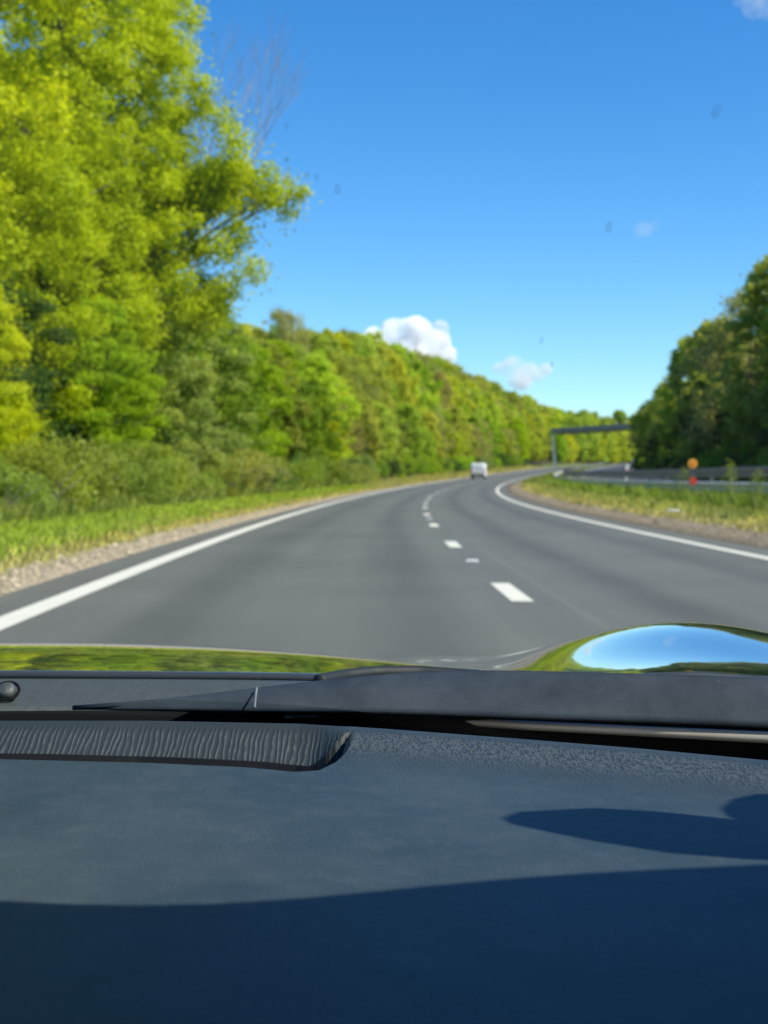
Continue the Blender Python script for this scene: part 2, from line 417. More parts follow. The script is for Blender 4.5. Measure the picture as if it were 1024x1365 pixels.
def place_tree(kind, key, s, o, scale, rz, col, label, group=None, sz=None, cat='tree', shade=1.0):
    if key == 'big' and s == 51: sz = 1.25
    crown, trunk = T[key]
    loc = G(s, o); loc.z -= .1
    r = empty(kind, loc, rz); r.scale = (scale, scale, sz or scale)
    tag(r, label, cat, group)
    c = link('crown', crown, r); c.color = (*col, 1)
    link('trunk', trunk, r); return r
def jit(c, rng, a=.12):
    f = 1 + rng.uniform(-a, a); return (c[0] * f * (1 + rng.uniform(-a, a)), c[1] * f, c[2] * f)

# near trees on the left, one by one
near = [
 ('broadleaf_tree', 'big', 51, -8.5, 1.06, .15, LIME, 'tallest lime green broadleaf tree reaching over the verge with one long side branch'),
 ('broadleaf_tree', 'big2', 33, -11.5, 1.12, 2.2, YEL, 'bright yellow green tree at the left picture edge, nearest the car'),
 ('broadleaf_tree', 'big', 42, -14.5, 1.12, 3.3, LIME, 'tall lime green tree filling the top left corner behind the nearest tree'),
 ('broadleaf_tree', 'big2', 44, -10.8, .95, 5.2, LIME, 'round lime green crown just left of and below the tallest lime tree'),
 ('broadleaf_tree', 'big2', 27.5, -11, .8, 1.2, YEL, 'yellow green tree cut by the left picture edge above the nearest bushes'),
 ('broadleaf_tree', 'big2', 62, -15, 1.2, 4.1, FRESH, 'fresh green tree deep in the wood behind the tallest lime tree'),
 ('broadleaf_tree', 'near3', 46, -7.2, .62, 1.1, FRESH, 'low fresh green tree in front of the tall lime tree, branches over the grass'),
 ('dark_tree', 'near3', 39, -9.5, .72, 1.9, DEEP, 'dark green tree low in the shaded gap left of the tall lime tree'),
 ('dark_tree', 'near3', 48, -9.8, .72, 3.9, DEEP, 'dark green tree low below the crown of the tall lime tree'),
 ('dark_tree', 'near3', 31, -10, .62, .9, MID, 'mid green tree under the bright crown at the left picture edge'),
 ('broadleaf_tree', 'near3', 34, -7.6, .52, 5.0, YEL, 'small vivid yellow tree low at the left edge above the verge bushes'),
 ('broadleaf_tree', 'near3', 58, -7.4, .86, .4, (.34, .41, .12), 'grey green willow like tree with pale blossom beside the tall lime tree'),
 ('broadleaf_tree', 'near3', 74, -8.5, .95, 2.9, MID, 'mid green bushy tree right of the grey green tree, above the brown thicket'),
 ('broadleaf_tree', 'big2', 70, -11.5, .72, 2.0, FRESH, 'rounded fresh green tree behind the mid green bushy tree'),
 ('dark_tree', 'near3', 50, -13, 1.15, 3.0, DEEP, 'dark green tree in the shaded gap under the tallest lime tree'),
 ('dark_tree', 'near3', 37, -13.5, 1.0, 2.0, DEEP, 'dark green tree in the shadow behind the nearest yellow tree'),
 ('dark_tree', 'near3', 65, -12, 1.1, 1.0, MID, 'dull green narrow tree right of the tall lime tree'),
 ('broadleaf_tree', 'mid0', 92, -9, .68, 1.0, FRESH, 'rounded bright green tree above the brown twiggy thicket'),
 ('broadleaf_tree', 'mid3', 106, -10, .85, 3.0, OLIVE, 'olive half leafed tree beyond the bright rounded tree'),
 ('broadleaf_tree', 'mid2', 120, -9, .66, 4.0, MID, 'low mid green tree where the verge turns straw coloured'),
 ('bare_tree', 'thin0', 150, -16, 1.1, 1.0, BROWN, 'pinkish brown budding tree on the skyline below the white cloud'),
]
for kind, key, s, o, sc, rz, col, lab in near: place_tree(kind, key, s, o, sc, rz, col, lab)

rt = random.Random(77)
PAL = [(.50, .56, .06), FRESH, (.42, .50, .06), LIME, (.44, .50, .09), FRESH, (.50, .56, .06), OLIVE, (.44, .50, .09)]
ROWS = []
CN = {}
def cname(c):
    if c in (LIME, YEL): return 'lime green'
    return {(.50, .56, .06): 'yellow green', (.42, .50, .06): 'light green', (.44, .50, .09): 'light olive', (.42, .40, .15): 'pale brownish', FRESH: 'fresh green', MID: 'mid green', DEEP: 'dark green', OLIVE: 'olive', BROWN: 'brownish', GREY: 'grey green'}.get(c, 'dull green')
SKYL = [(-500, 432), (430, 428), (500, 440), (550, 458), (600, 482), (650, 502), (700, 524), (740, 542), (800, 552), (850, 560)]
TH = {'mid0': 14.3, 'mid1': 15.4, 'mid2': 13.4, 'mid3': 12.4, 'mid4': 16.4, 'thin0': 14.6, 'thin1': 13.6}
def crown_height(s, o, key, lo, hi, rng):
    # the bank's trees thin out in height towards the bridge: their tops follow one falling line
    g = G(s, o); x = 512 + F * g.x / g.y; y = lerp_tab(x, SKYL); top = EYE + (639.5 + ROLL * (x - 512) - y) / F * g.y
    return max(3.5, (top - g.z)) * rng.uniform(lo, hi) / TH[key]
def wood_row(s0, s1, step, o, sc0, sc1, labelf, group, pal=PAL, thin=.2, jo=1.5):
    s = s0
    while s < s1:
        th_ = rt.random() < thin
        key = rt.choice(['thin0', 'thin1']) if th_ else 'mid%d' % rt.randrange(5)
        c0 = rt.choice([BROWN, OLIVE]) if th_ else rt.choice(pal); col = jit(c0, rt)
        sc = rt.uniform(sc0, sc1) * (.80 if s < 128 and o < 0 else 1)
        hz = None if -12 < o or s > 480 else crown_height(s, o, key, *((.93, 1.04) if o < -16 else (.70, .92)), rt)
        if hz: sc = min(sc, hz * 1.05)
        ROWS.append((group, cname(c0), 'tree', None)); tr_ = place_tree('budding_tree' if th_ else 'woodland_tree', key, s, o + rt.uniform(-jo, jo), sc * 1.15, rt.uniform(0, 6.28), col, labelf(s, th_), group, sz=hz or sc * rt.uniform(.9, 1.08)); ROWS[-1] = (group, cname(c0), 'tree', tr_)
        s += step * rt.uniform(.8, 1.2)
    return
def lab_row(where):
    return lambda s, b: ('brownish budding tree ' if b else 'green leafy tree ') + where
wood_row(128, 420, 9.5, -9.5, .55, .72, lab_row('in the front row of the left wood, beside the straw verge'), 'front row trees of the left wood')
wood_row(78, 430, 9, -15, .78, .98, lab_row('in the middle of the left wood bank'), 'trees in the middle of the left wood')
wood_row(85, 150, 9, -21, .86, 1.0, lab_row('on the skyline of the left wood'), 'skyline trees of the left wood', thin=.3)
wood_row(150, 480, 9, -20, 1.08, 1.28, lab_row('on the skyline of the left wood'), 'skyline trees of the left wood', thin=.3)
wood_row(140, 470, 15, -30, .9, 1.1, lab_row('atop the left bank'), 'trees at the top of the left bank', thin=.3)
wood_row(430, 640, 9, -9, .9, 1.2, lab_row('far beyond the bridge where the road disappears'), 'far trees beyond the bridge')
wood_row(470, 660, 11, -17, .9, 1.15, lab_row('far beyond the bridge where the road disappears'), 'far trees beyond the bridge', thin=.4)
# the shaded wood on the right, beyond the opposite carriageway
RP = [(.50, .56, .06), (.44, .50, .09), (.42, .40, .15), FRESH, (.42, .40, .15), (.44, .50, .09)]
rights = [
 ('budding_tree', 'thin0', 96, 30.5, 1.27, 1, (.44, .50, .09), 'olive budding tree at the right picture edge, tallest of the right wood'),
 ('woodland_tree', 'mid4', 104, 33, 1.19, 2, (.38, .47, .08), 'mid green tree with spiky top at the right picture edge'),
 ('woodland_tree', 'mid1', 112, 29, 1.15, 4, (.44, .48, .12), 'dull olive tree second from the right picture edge'),
 ('budding_tree', 'thin1', 126, 29, 1.24, 3, BROWN, 'greyish brown budding tree in the middle of the right wood'),
 ('woodland_tree', 'mid3', 142, 28, 1.27, 5, (.44, .48, .12), 'olive leafy tree in the middle of the right wood'),
 ('woodland_tree', 'mid1', 163, 27.5, 1.04, 0, (.42, .50, .06), 'pointed fresh green tree near the left end of the right wood'),
 ('budding_tree', 'thin0', 185, 27, 0.90, 2, (.38, .44, .10), 'thin feathery tree at the left end of the right wood, touching the bridge'),
 ('woodland_tree', 'mid0', 84, 29, .9, 2, MID, 'dark shaded tree low beside the opposite carriageway at the right edge'),
]
for kind, key, s, o, sc, rz, col, lab in rights: place_tree(kind, key, s, o, sc, rz, col, lab)
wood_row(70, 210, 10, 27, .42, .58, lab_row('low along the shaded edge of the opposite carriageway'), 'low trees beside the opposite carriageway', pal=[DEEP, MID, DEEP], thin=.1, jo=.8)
wood_row(60, 230, 8, 35, 1.0, 1.2, lab_row('deep in the shaded right wood'), 'trees deep in the right wood', pal=RP, thin=.25)
wood_row(215, 330, 11, 27.5, .7, .85, lab_row('in the right wood by the bridge'), 'right wood trees near the bridge', pal=RP)

# the bare tree showing against the sky behind the tall lime tree
tm, tips = twig_mesh(6, 16.5, .38, 7)
bt = empty('bare_tree', G(76, -10.6), .5); bt.scale = (1.15, 1.15, 1.42); tag(bt, 'leafless grey tree with fine twigs against the sky beside the tall lime tree', 'tree')
b1 = link('branches', tm, bt)

# ---------------------------------------------------------------- bushes, brambles, verge plants
SH = []
for i in range(5):
    rng = np.random.default_rng(40 + i)
    n = 26; cen = []
    for k in range(n):
        a = rng.uniform(0, 6.28); r = rng.random() ** .5; cen.append((math.cos(a) * r * 1.25, math.sin(a) * r * 1.25, .25 + rng.random() ** .8 * 1.45 * (1 - .55 * r * r)))
    cen = np.array(cen); rad = rng.uniform(.28, .5, n)
    SH.append(quads_mesh('foliage', leaves_from(rng, cen, rad, np.full(n, 240), .085, .8, .4), LEAF))
tw = []
for i in range(2):
    b = MB(); rr = random.Random(i)
    for k in range(26):
        a = rr.uniform(0, 6.28); L = rr.uniform(.8, 1.7); p = Vector((rr.uniform(-.3, .3), rr.uniform(-.3, .3), -.05))
        d = Vector((math.cos(a) * .6, math.sin(a) * .6, rr.uniform(.5, 1.1)))
        b.tube([p, p + d * L * .5, p + d * L + Vector((0, 0, -.25 * L))], [.012, .008, .003], 4, cap=False)
    m_ = bpy.data.meshes.new('stems'); m_.from_pydata([tuple(v) for v in b.v], [], b.f); m_.materials.append(TWIG); tw.append(m_)
rb = random.Random(9)
def bush(s, o, sc, col, label, group=None, zs=None):
    r = empty('bush', G(s, o), rb.uniform(0, 6.28))
    if group: ROWS.append((group, cname(col), 'bush', r))
    r.scale = (sc, sc, zs or sc * rb.uniform(.85, 1.15)); tag(r, label, 'bush', group)
    f = link('foliage', rb.choice(SH), r); f.color = (*jit(col, rb), 1); link('stems', rb.choice(tw), r)
bush(31, -5.2, 1.0, (.34, .42, .07), 'pale green bush first in from the left picture edge above the grass')
bush(34.5, -5.1, 1.05, (.30, .38, .08), 'pale green bush second in from the left picture edge above the grass')
bush(28, -5.1, .95, (.26, .34, .07), 'dull green bush nearest the car, cut by the left picture edge')
bush(52, -5.6, 1.0, (.34, .39, .15), 'grey green leafy bush above the white litter on the verge')
bush(47, -5.4, .75, FRESH, 'small bright green bush left of the white litter')
s = 30
while s < 130:
    bush(s, -5.1 + rb.uniform(-.4, .5), rb.uniform(.6, 1.35), rb.choice([(.30, .36, .06), (.26, .30, .06), (.31, .37, .08), (.37, .40, .11), (.20, .27, .06)]), 'dull green undergrowth bush in the hedge line along the left verge', 'undergrowth bushes along the left verge'); s += rb.uniform(2.2, 3.4)
s = 20
while s < 90:
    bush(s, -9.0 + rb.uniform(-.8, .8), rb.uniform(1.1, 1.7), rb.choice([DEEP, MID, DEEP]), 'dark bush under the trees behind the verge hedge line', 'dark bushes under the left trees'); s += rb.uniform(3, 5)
s = 130
while s < 330:
    bush(s, -6.3 + rb.uniform(-.6, .6), rb.uniform(1.1, 1.8), rb.choice([MID, GREY, FRESH, DEEP]), 'distant green bush at the foot of the left wood', 'distant bushes at the foot of the left wood'); s += rb.uniform(4, 6)
s = 50
while s < 230:
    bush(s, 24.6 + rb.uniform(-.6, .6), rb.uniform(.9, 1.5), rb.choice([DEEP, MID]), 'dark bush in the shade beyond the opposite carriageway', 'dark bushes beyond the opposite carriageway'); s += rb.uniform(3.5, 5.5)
# brown twiggy thicket
b = MB(); rr = random.Random(3)
for k in range(190):
    a = rr.uniform(0, 6.28); r0 = rr.random() ** .5 * 1.1; p = Vector((math.cos(a) * r0, math.sin(a) * r0, -.05)); L = rr.uniform(.7, 1.6)
    d = Vector((rr.uniform(-.8, .8), rr.uniform(-.8, .8), 1)).normalized(); e = p + d * L; f = e + Vector((rr.uniform(-.7, .7), rr.uniform(-.7, .7), rr.uniform(-.7, .1)))
    b.tube([p, e, f], [.018, .012, .004], 4, cap=False)
th_o = empty('twig_thicket', G(66, -5.3), 0); th_o.scale = (1.15, 1.15, 1.15); tag(th_o, 'brown leafless bramble thicket arching over the left verge', 'thicket'); b.build('stems', simple('dead_stem', (.17, .12, .10), .9), th_o)

def tall_weed(s, o, h, label, col, n=420, w=.22, group=None):
    rng = np.random.default_rng(int(s * 10)); r = empty('verge_plant', G(s, o)); tag(r, label, 'plant', group)
    st = MB(); st.tube([(0, 0, -.05), (.02, .01, h * .5), (-.02, .03, h)], [.012, .009, .004], 5); st.tube([(0, 0, 0), (.1, .02, h * .4), (.16, .02, h * .75)], [.008, .006, .003], 4)
    st.build('stem', TWIG, r)
    cen = np.array([(rng.normal() * w * .5, rng.normal() * w * .5, h * t) for t in np.linspace(.15, 1, 12)]); rad = np.full(12, w) * np.linspace(1.1, .55, 12)
    f = link('leaves', quads_mesh('leaves', leaves_from(rng, cen, rad, np.full(12, n // 12), .06, 1.2, .3), LEAF), r); f.color = (*col, 1)
tall_weed(45.5, 11.9, 1.15, 'upright weed standing before the barrier, left of the amber lamp', (.20, .25, .09))
tall_weed(39.5, 12.0, 1.25, 'taller leafy sapling before the barrier, right of the amber lamp', (.24, .29, .06), w=.3)
tall_weed(35, 11.6, .95, 'leafy sapling nearest the right picture edge before the barrier', (.20, .26, .06), w=.3)

# grass and stones
def blades(name, s0, s1, o0, o1, n, h, label, col, seed, wdt=.012, sp=1.0):
    rng = np.random.default_rng(seed)
    u = rng.random(n) ** 1.6; s_ = s0 + (s1 - s0) * u; o_ = rng.uniform(o0, o1, n)
    # tufts: gather blades round tuft centres
    nt_ = n // 9; ts = s0 + (s1 - s0) * rng.random(nt_) ** 1.6; to = rng.uniform(o0, o1, nt_); k = rng.integers(0, nt_, n)
    s_ = ts[k] + rng.normal(size=n) * .07; o_ = np.clip(to[k] + rng.normal(size=n) * .07, o0, o1)
    x = np.interp(s_, ss, px_); y = np.interp(s_, ss, py_); t = np.interp(s_, ss, th); z = np.interp(s_, ss, zz)
    pr = np.array([prof(a, b_) for a, b_ in zip(o_, s_)])
    base = np.stack([x + np.cos(t) * o_, y - np.sin(t) * o_, z + pr - .02], 1)
    hh = h * (rng.uniform(.4, 1.3, nt_)[k]) * rng.uniform(.6, 1.1, n) * (1 + (s_ - s0) / (s1 - s0) * .3)
    a = rng.uniform(0, 6.28, n); W = np.stack([np.cos(a), np.sin(a), 0 * a], 1) * (wdt * (1 + (s_ - s0) / 40))[:, None]
    lean = rng.normal(size=(n, 3)) * .45; lean[:, 2] = 1; tip = base + lean * hh[:, None]
    mid = base + lean * hh[:, None] * .5 + W * .2; 
    V = np.stack([base - W, base + W, mid + W * .9 + (tip - base) * .15, tip], 1)
    o = link(name, quads_mesh(name, V, GRASS)); o.color = (*col, 1); tag(o, label, 'grass', kind='stuff'); return o
blades('verge_grass', 9, 110, -6.5, -1.7, 90000, .17, 'bright green grass along the left verge', (.36, .45, .07), 1)
blades('verge_grass', 110, 330, -6.5, -1.2, 24000, .3, 'straw coloured far grass along the left verge', (.46, .42, .18), 2, .02)
blades('scrub_grass', 16, 120, -5.4, -3.9, 26000, .45, 'tall rough scrub at the foot of the left hedge', (.26, .31, .09), 31, .014)
blades('dry_grass', 9, 120, -2.6, -1.25, 16000, .13, 'dry yellow grass between the stones and the green verge', (.52, .46, .20), 3)
blades('reserve_grass', 17, 130, 10.0, 14.2, 70000, .22, 'green grass on the central reserve in front of the barrier', (.37, .39, .13), 4)
blades('reserve_grass', 20, 130, 11.5, 12.6, 22000, .50, 'longer green grass at the foot of the barrier', (.20, .28, .05), 14)
blades('dry_grass', 17, 190, 9.3, 12, 26000, .16, 'sparse dry grass on the bare soil of the central reserve', (.50, .44, .24), 5)
blades('reserve_grass', 130, 330, 9.3, 14, 14000, .3, 'far grass of the central reserve beyond the bend', (.20, .25, .06), 6, .03)
def pebbles(name, s0, s1, o0, o1, n, r0, label, seed, col):
    rng = np.random.default_rng(seed); base = np.array([(1,0,0),(-1,0,0),(0,1,0),(0,-1,0),(0,0,1),(0,0,-1)], float)
    fc = [(0,2,4),(2,1,4),(1,3,4),(3,0,4),(2,0,5),(1,2,5),(3,1,5),(0,3,5)]; V, Fc = [], []
    for i in range(n):
        s_ = s0 + (s1 - s0) * rng.random() ** 1.7; o_ = np.clip(rng.normal((o0 + o1) / 2, (o1 - o0) * .28), o0, o1); p = G(s_, float(o_))
        r = r0 * rng.lognormal(0, .45); q = base * (r * rng.uniform(.6, 1.3, (6, 1))) * np.array([1, 1, .7]); b_ = len(V)
        a = rng.uniform(0, 6.28); c_, s2 = math.cos(a), math.sin(a)
        for v in q: V.append((p.x + v[0] * c_ - v[1] * s2, p.y + v[0] * s2 + v[1] * c_, p.z + v[2] + r * .2))
        Fc += [tuple(b_ + j for j in f_) for f_ in fc]
    m, n_, out = new_mat(name); g = N(n_, 'ShaderNodeNewGeometry')
    principled(n_, out, ramp(n_, g.outputs['Random Per Island'], [(0, tuple(x * .55 for x in col)), (.5, col), (1, tuple(min(1, x * 1.45) for x in col))]), .9, spec=.2)
    o = mesh_obj(name, V, Fc, m); tag(o, label, 'gravel', kind='stuff')
pebbles('gravel', 8, 60, -1.3, -.6, 3500, .017, 'loose pale stones between the asphalt and the left grass', 8, (.40, .33, .22))
pebbles('gravel', 15, 90, 8.2, 10.4, 6000, .016, 'loose soil and stones on the edge of the central reserve', 9, (.27, .23, .17))
def litter(s, o, r, label):
    rr = random.Random(int(s)); V = []; n = 7
    for i in range(n):
        for j in range(n):
            V.append(((i / (n - 1) - .5) * r * 2 + rr.uniform(-.02, .02), (j / (n - 1) - .5) * r * 1.5, .03 + abs(math.sin(i * 1.9 + j * 1.3)) * r * .6 + rr.uniform(0, .03)))
    Fc = [(i * n + j, (i + 1) * n + j, (i + 1) * n + j + 1, i * n + j + 1) for i in range(n - 1) for j in range(n - 1)]
    o_ = mesh_obj('litter', V, Fc, WPLAST, None, True); o_.location = G(s, o) + Vector((0, 0, .05)); m_ = o_.modifiers.new('thick', 'SOLIDIFY'); m_.thickness = .004
    tag(o_, label, 'litter')
litter(49, -4.3, .12, 'scrap of white litter lying on the left grass verge')
litter(36, 9.8, .14, 'scrap of pale litter on the soil of the central reserve below the weed')

# ---------------------------------------------------------------- safety barriers, lamp, marker post
def barrier(o, s0, s1, matr, matp, label, post_step, rail_h):
    root = empty('safety_barrier', G(s0, o)); tag(root, label, 'barrier', 'steel safety barriers of the central reserve')
    base = root.location.copy()
    sec = [(.0, .155), (-.03, .14), (-.045, .10), (-.04, .06), (0, .03), (.01, 0), (0, -.03), (-.04, -.06), (-.045, -.10), (-.03, -.14), (0, -.155), (.012, -.15), (.012, .15)]
    V, Fc = [], []; n = len(sec); sl_ = np.arange(s0, s1, 2.0)
    for s_ in sl_:
        g = G(s_, o); t = heading(s_)
        for (a, b_) in sec: V.append((g.x + math.cos(t) * a - base.x, g.y - math.sin(t) * a - base.y, g.z + rail_h + b_ - base.z))
    for i in range(len(sl_) - 1):
        for k in range(n): a0 = i * n + k; a1 = i * n + (k + 1) % n; Fc.append((a0, a1, a1 + n, a0 + n))
    mesh_obj('rail', V, Fc, matr, root)
    pm = None; s_ = s0 + .5; c = 0
    while s_ < s1 and c < 98:
        g = G(s_, o); t = heading(s_)
        if pm is None:
            b = MB(); h = rail_h + .14; b.box(.02, .035, -.05, .05, -.3, h); b.box(.035, .10, -.05, -.043, -.3, h); b.box(.035, .10, .043, .05, -.3, h)
            p = b.build('post', matp, root); pm = p.data
        else: p = link('post', pm, root)
        p.location = g - base; p.rotation_euler = (0, 0, -t); s_ += post_step; c += 1
    return root
barrier(12.5, 14, 330, STEEL, STEEL, 'near bright steel safety barrier standing in the grass of the central reserve', 3.2, .58)
barrier(13.5, 14, 330, STEEL_DULL, STEEL_DULL, 'far dull steel safety barrier, the upper dark rail beside the opposite carriageway', 3.2, .66)
# amber lamp with a red reflector
base = G(46, 12.2)
lp = empty('warning_lamp', base, -heading(46)); tag(lp, 'round amber warning lamp on a thin post with a red disc below, at the barrier', 'lamp')
b = MB(); b.tube([(0, 0, -.1), (0, 0, 1.22)], .018, 8); b.build('post', STEEL_DULL, lp)
b = MB(); b.tube([(0, -.035, 1.33), (0, .035, 1.33)], .15, 20); b.build('lens', AMBER, lp, bevel=.012)
b = MB(); b.tube([(0, -.045, 1.33), (0, -.035, 1.33)], .06, 20); b.build('bezel', simple('amber_dark', (.8, .2, .01), .3), lp)
b = MB(); b.box(-.06, .06, -.03, .03, 1.16, 1.225); b.build('battery_box', RUBBER, lp)
b = MB(); b.tube([(0.02, -.03, .78), (0.02, .0, .78)], .12, 18); b.build('reflector', REDPL, lp)
mp_ = empty('marker_post', G(79, 14.3), -heading(79)); tag(mp_, 'white marker post with faded red band behind the barrier near the bridge', 'marker post')
b = MB(); b.loft([[(-.09,-.04,-.2),(.09,-.04,-.2),(.09,.04,-.2),(-.09,.04,-.2)], [(-.09,-.04,1.0),(.09,-.04,1.0),(.09,.04,1.0),(-.09,.04,1.0)], [(-.05,-.03,1.08),(.05,-.03,1.08),(.05,.03,1.08),(-.05,.03,1.08)]]); b.build('post', WPLAST, mp_)
b = MB(); b.box(-.093, .093, -.043, .043, .62, .82); b.build('band', simple('faded_red', (.72, .25, .22), .5), mp_)

# ---------------------------------------------------------------- bridge
SB = 352
bp = P(SB, 0); br = empty('road_bridge', bp, -heading(SB) + R(-6)); br.rotation_euler.y = -.055; tag(br, 'concrete road bridge crossing both carriageways in the distance', 'bridge')
bz = 7.9
b = MB(); b.box(-1.0, 62, -5, 5, bz + .1, bz + .7); d_ = b.build('deck', CONC_D, br)
for yy in (-5.15, 4.9):
    b = MB(); b.box(-1.1, 62, yy, yy + .25, bz + .3, bz + 1.3); b.build('parapet', simple('parapet_concrete', (.27, .26, .23), .85, var=.2), br)
for xx in (36,):
    b = MB(); b.box(xx, xx + .7, -3.5, 3.5, -.5, bz); b.build('pier', CONC, br, bevel=.05)
b = MB()
for yy in (-4.2,):
    b.loft([[(-.95,-5,bz+.08),(-.6,-5,bz+.08),(-.6,-4.2,bz+.08),(-.95,-4.2,bz+.08)], [(-.95,-5,-.6),(-.1,-5,-.6),(-.1,-4.2,-.6),(-.95,-4.2,-.6)]])
b.build('abutment', simple('pale_concrete', (.85, .76, .56), .85), br)

# ---------------------------------------------------------------- vehicles on the road
def rrect(y, hw, z0, z1, r, n=5):
    pts = []
    for (cx, cz, a0) in ((hw - r, z1 - r, 0), (-hw + r, z1 - r, 90), (-hw + r, z0 + r * .5, 180), (hw - r, z0 + r * .5, 270)):
        for k in range(n):
            a = R(a0 + 90 * k / (n - 1)); rr_ = r if a0 < 180 else r * .5
            ox = cx if a0 < 180 else (cx - r * .5 if cx < 0 else cx + r * .5)
            pts.append((ox + math.cos(a) * rr_, y, cz + math.sin(a) * rr_))
    return pts
def wheel(parent, x, y, r, wd=.2):
    wv = MB(); wv.tube([(x - wd / 2, y, r), (x + wd / 2, y, r)], r, 22); w_ = wv.build('wheel', RUBBER, parent, bevel=.02)
    h = MB(); sgn = 1 if x > 0 else -1; h.tube([(x + sgn * (wd / 2 - .01), y, r), (x + sgn * (wd / 2 + .015), y, r)], r * .62, 16); h.build('rim', STEEL, w_)
van = empty('white_van', P(192, 1.95), -heading(192)); tag(van, 'small white panel van driving away in the left lane', 'van')
b = MB(); b.loft([rrect(-2.1, .90, .42, 1.88, .14), rrect(-2.05, .96, .34, 1.98, .18), rrect(-1.2, .98, .30, 2.04, .2), rrect(.6, .98, .30, 2.04, .22), rrect(1.2, .97, .30, 1.72, .24), rrect(1.75, .95, .30, 1.25, .2), rrect(2.3, .90, .32, 1.1, .18), rrect(2.45, .8, .38, .9, .15)]); b.build('body', WHITE, van, True)
b = MB(); b.box(-.9, .9, -2.2, -2.06, .32, .58); b.build('bumper', RUBBER, van, bevel=.03)
for x0, x1 in ((-.72, -.04), (.04, .72)):
    b = MB(); b.box(x0, x1, -2.125, -2.10, .62, 1.78); d_ = b.build('rear_door', WHITE, van, bevel=.01)
for x0 in (-.93, .81):
    b = MB(); b.box(x0, x0 + .12, -2.14, -2.07, .75, 1.25); b.build('tail_light', simple('tail_lens', (.45, .03, .03), .3), van)
b = MB(); b.box(-.26, .26, -2.15, -2.127, .66, .77); b.build('number_plate', simple('plate', (.8, .65, .12), .5), van)
for sx in (-1, 1):
    b = MB(); b.box(min(sx * .965, sx * .99), max(sx * .965, sx * .99), .5, 1.3, 1.15, 1.7); b.build('side_window', DARKGLASS, van)
    b = MB(); b.box(min(sx * 1.0, sx * 1.17), max(sx * 1.0, sx * 1.17), 1.1, 1.2, 1.15, 1.4); b.build('wing_mirror', RUBBER, van)
b = MB(); b.loft([[(-.8, 1.30, 1.72), (.8, 1.30, 1.72), (.85, 1.8, 1.27), (-.85, 1.8, 1.27)], [(-.8, 1.33, 1.75), (.8, 1.33, 1.75), (.85, 1.83, 1.3), (-.85, 1.83, 1.3)]]); b.build('windscreen', DARKGLASS, van)
for x in (-.87, .87):
    for y in (-1.35, 1.5): wheel(van, x, y, .32)
SILV = simple('silver_paint', (.62, .66, .70), .3, .4, .05, coat=.6)
car = empty('oncoming_car', P(336, 19.3, .806), -heading(336) + math.pi); tag(car, 'small pale car approaching on the opposite carriageway beside the bridge', 'car')
b = MB(); b.loft([rrect(-2.05, .75, .35, .8, .1), rrect(-1.9, .86, .28, .95, .14), rrect(-.8, .89, .25, 1.0, .14), rrect(1.0, .89, .25, .95, .14), rrect(1.8, .84, .28, .78, .14), rrect(2.1, .72, .35, .62, .1)]); b.build('body', SILV, car, True)
b = MB(); b.loft([rrect(-1.75, .6, .9, .98, .03), rrect(-1.2, .68, .9, 1.38, .14), rrect(-.2, .7, .9, 1.46, .14), rrect(.4, .68, .9, 1.38, .14), rrect(1.15, .62, .85, .95, .03)]); b.build('cabin', DARKGLASS, car, True)
b = MB(); b.loft([rrect(-1.15, .62, 1.38, 1.44, .02), rrect(-.2, .64, 1.44, 1.49, .02), rrect(.35, .62, 1.38, 1.43, .02)]); b.build('roof', SILV, car, True)
for x in (-.78, .78):
    for y in (-1.25, 1.3): wheel(car, x, y, .31)
for x in (-.66, .46):
    b = MB(); b.box(x, x + .2, 2.0, 2.1, .55, .68); b.build('headlight', simple('lamp_lens', (.85, .87, .9), .05, spec=1), car)
b = MB(); b.box(-.4, .4, 2.07, 2.12, .38, .5); b.build('grille', RUBBER, car)

# ---------------------------------------------------------------- clouds
def cloud_mat(name, dens):
    m, n, out = new_mat(name); g = N(n, 'ShaderNodeNewGeometry'); v = N(n, 'ShaderNodeVolumePrincipled')
    v.inputs['Color'].default_value = (1, 1, 1, 1); v.inputs['Anisotropy'].default_value = -.15
    f = smooth(n, noise(n, g.outputs['Position'], .014, 5, .65), .36, .60)
    n.links.new(mth(n, 'MULTIPLY', f, dens), v.inputs['Density']); n.links.new(v.outputs[0], out.inputs['Volume']); return m
def cloud(label, blobs, mat, Y):
    """Billowing cloud of displaced spheres, one mesh."""
    V, Fc = [], []; rc = random.Random(len(blobs))
    from mathutils import noise as mn
    for (px, py, r) in blobs:
        c = at(px, py, Y=Y + rc.uniform(-60, 60)); rad = r / F * Y; nu, nv = 26, 16; b_ = len(V)
        for j in range(nv + 1):
            for i in range(nu):
                a, e = 2 * math.pi * i / nu, math.pi * j / nv
                d = Vector((math.sin(e) * math.cos(a), math.sin(e) * math.sin(a), math.cos(e)))
                k = 1 + .16 * mn.fractal(d * 2.2 + c * .01, .6, 2.1, 4)
                V.append(c + Vector((d.x, d.y, d.z * .85)) * rad * k)
        for j in range(nv):
            for i in range(nu):
                a0 = b_ + j * nu + i; a1 = b_ + j * nu + (i + 1) % nu; Fc.append((a0, a1, a1 + nu, a0 + nu))
    base = V[0].copy(); o = mesh_obj('cloud', [v - base for v in V], Fc, mat, None, True); o.location = base
    rm = o.modifiers.new('merge', 'REMESH'); rm.mode = 'VOXEL'; rm.voxel_size = 4.0; rm.use_smooth_shade = True
    tag(o, label, 'cloud')
rc = random.Random(2)
bl = [(540, 452, 30), (572, 462, 30), (515, 470, 34), (590, 478, 20), (555, 440, 22), (528, 440, 20), (480, 470, 26), (500, 448, 16), (600, 470, 10)]
bl += [(510 + rc.uniform(0, 85), 425 + rc.uniform(0, 45), rc.uniform(6, 13)) for _ in range(26)]
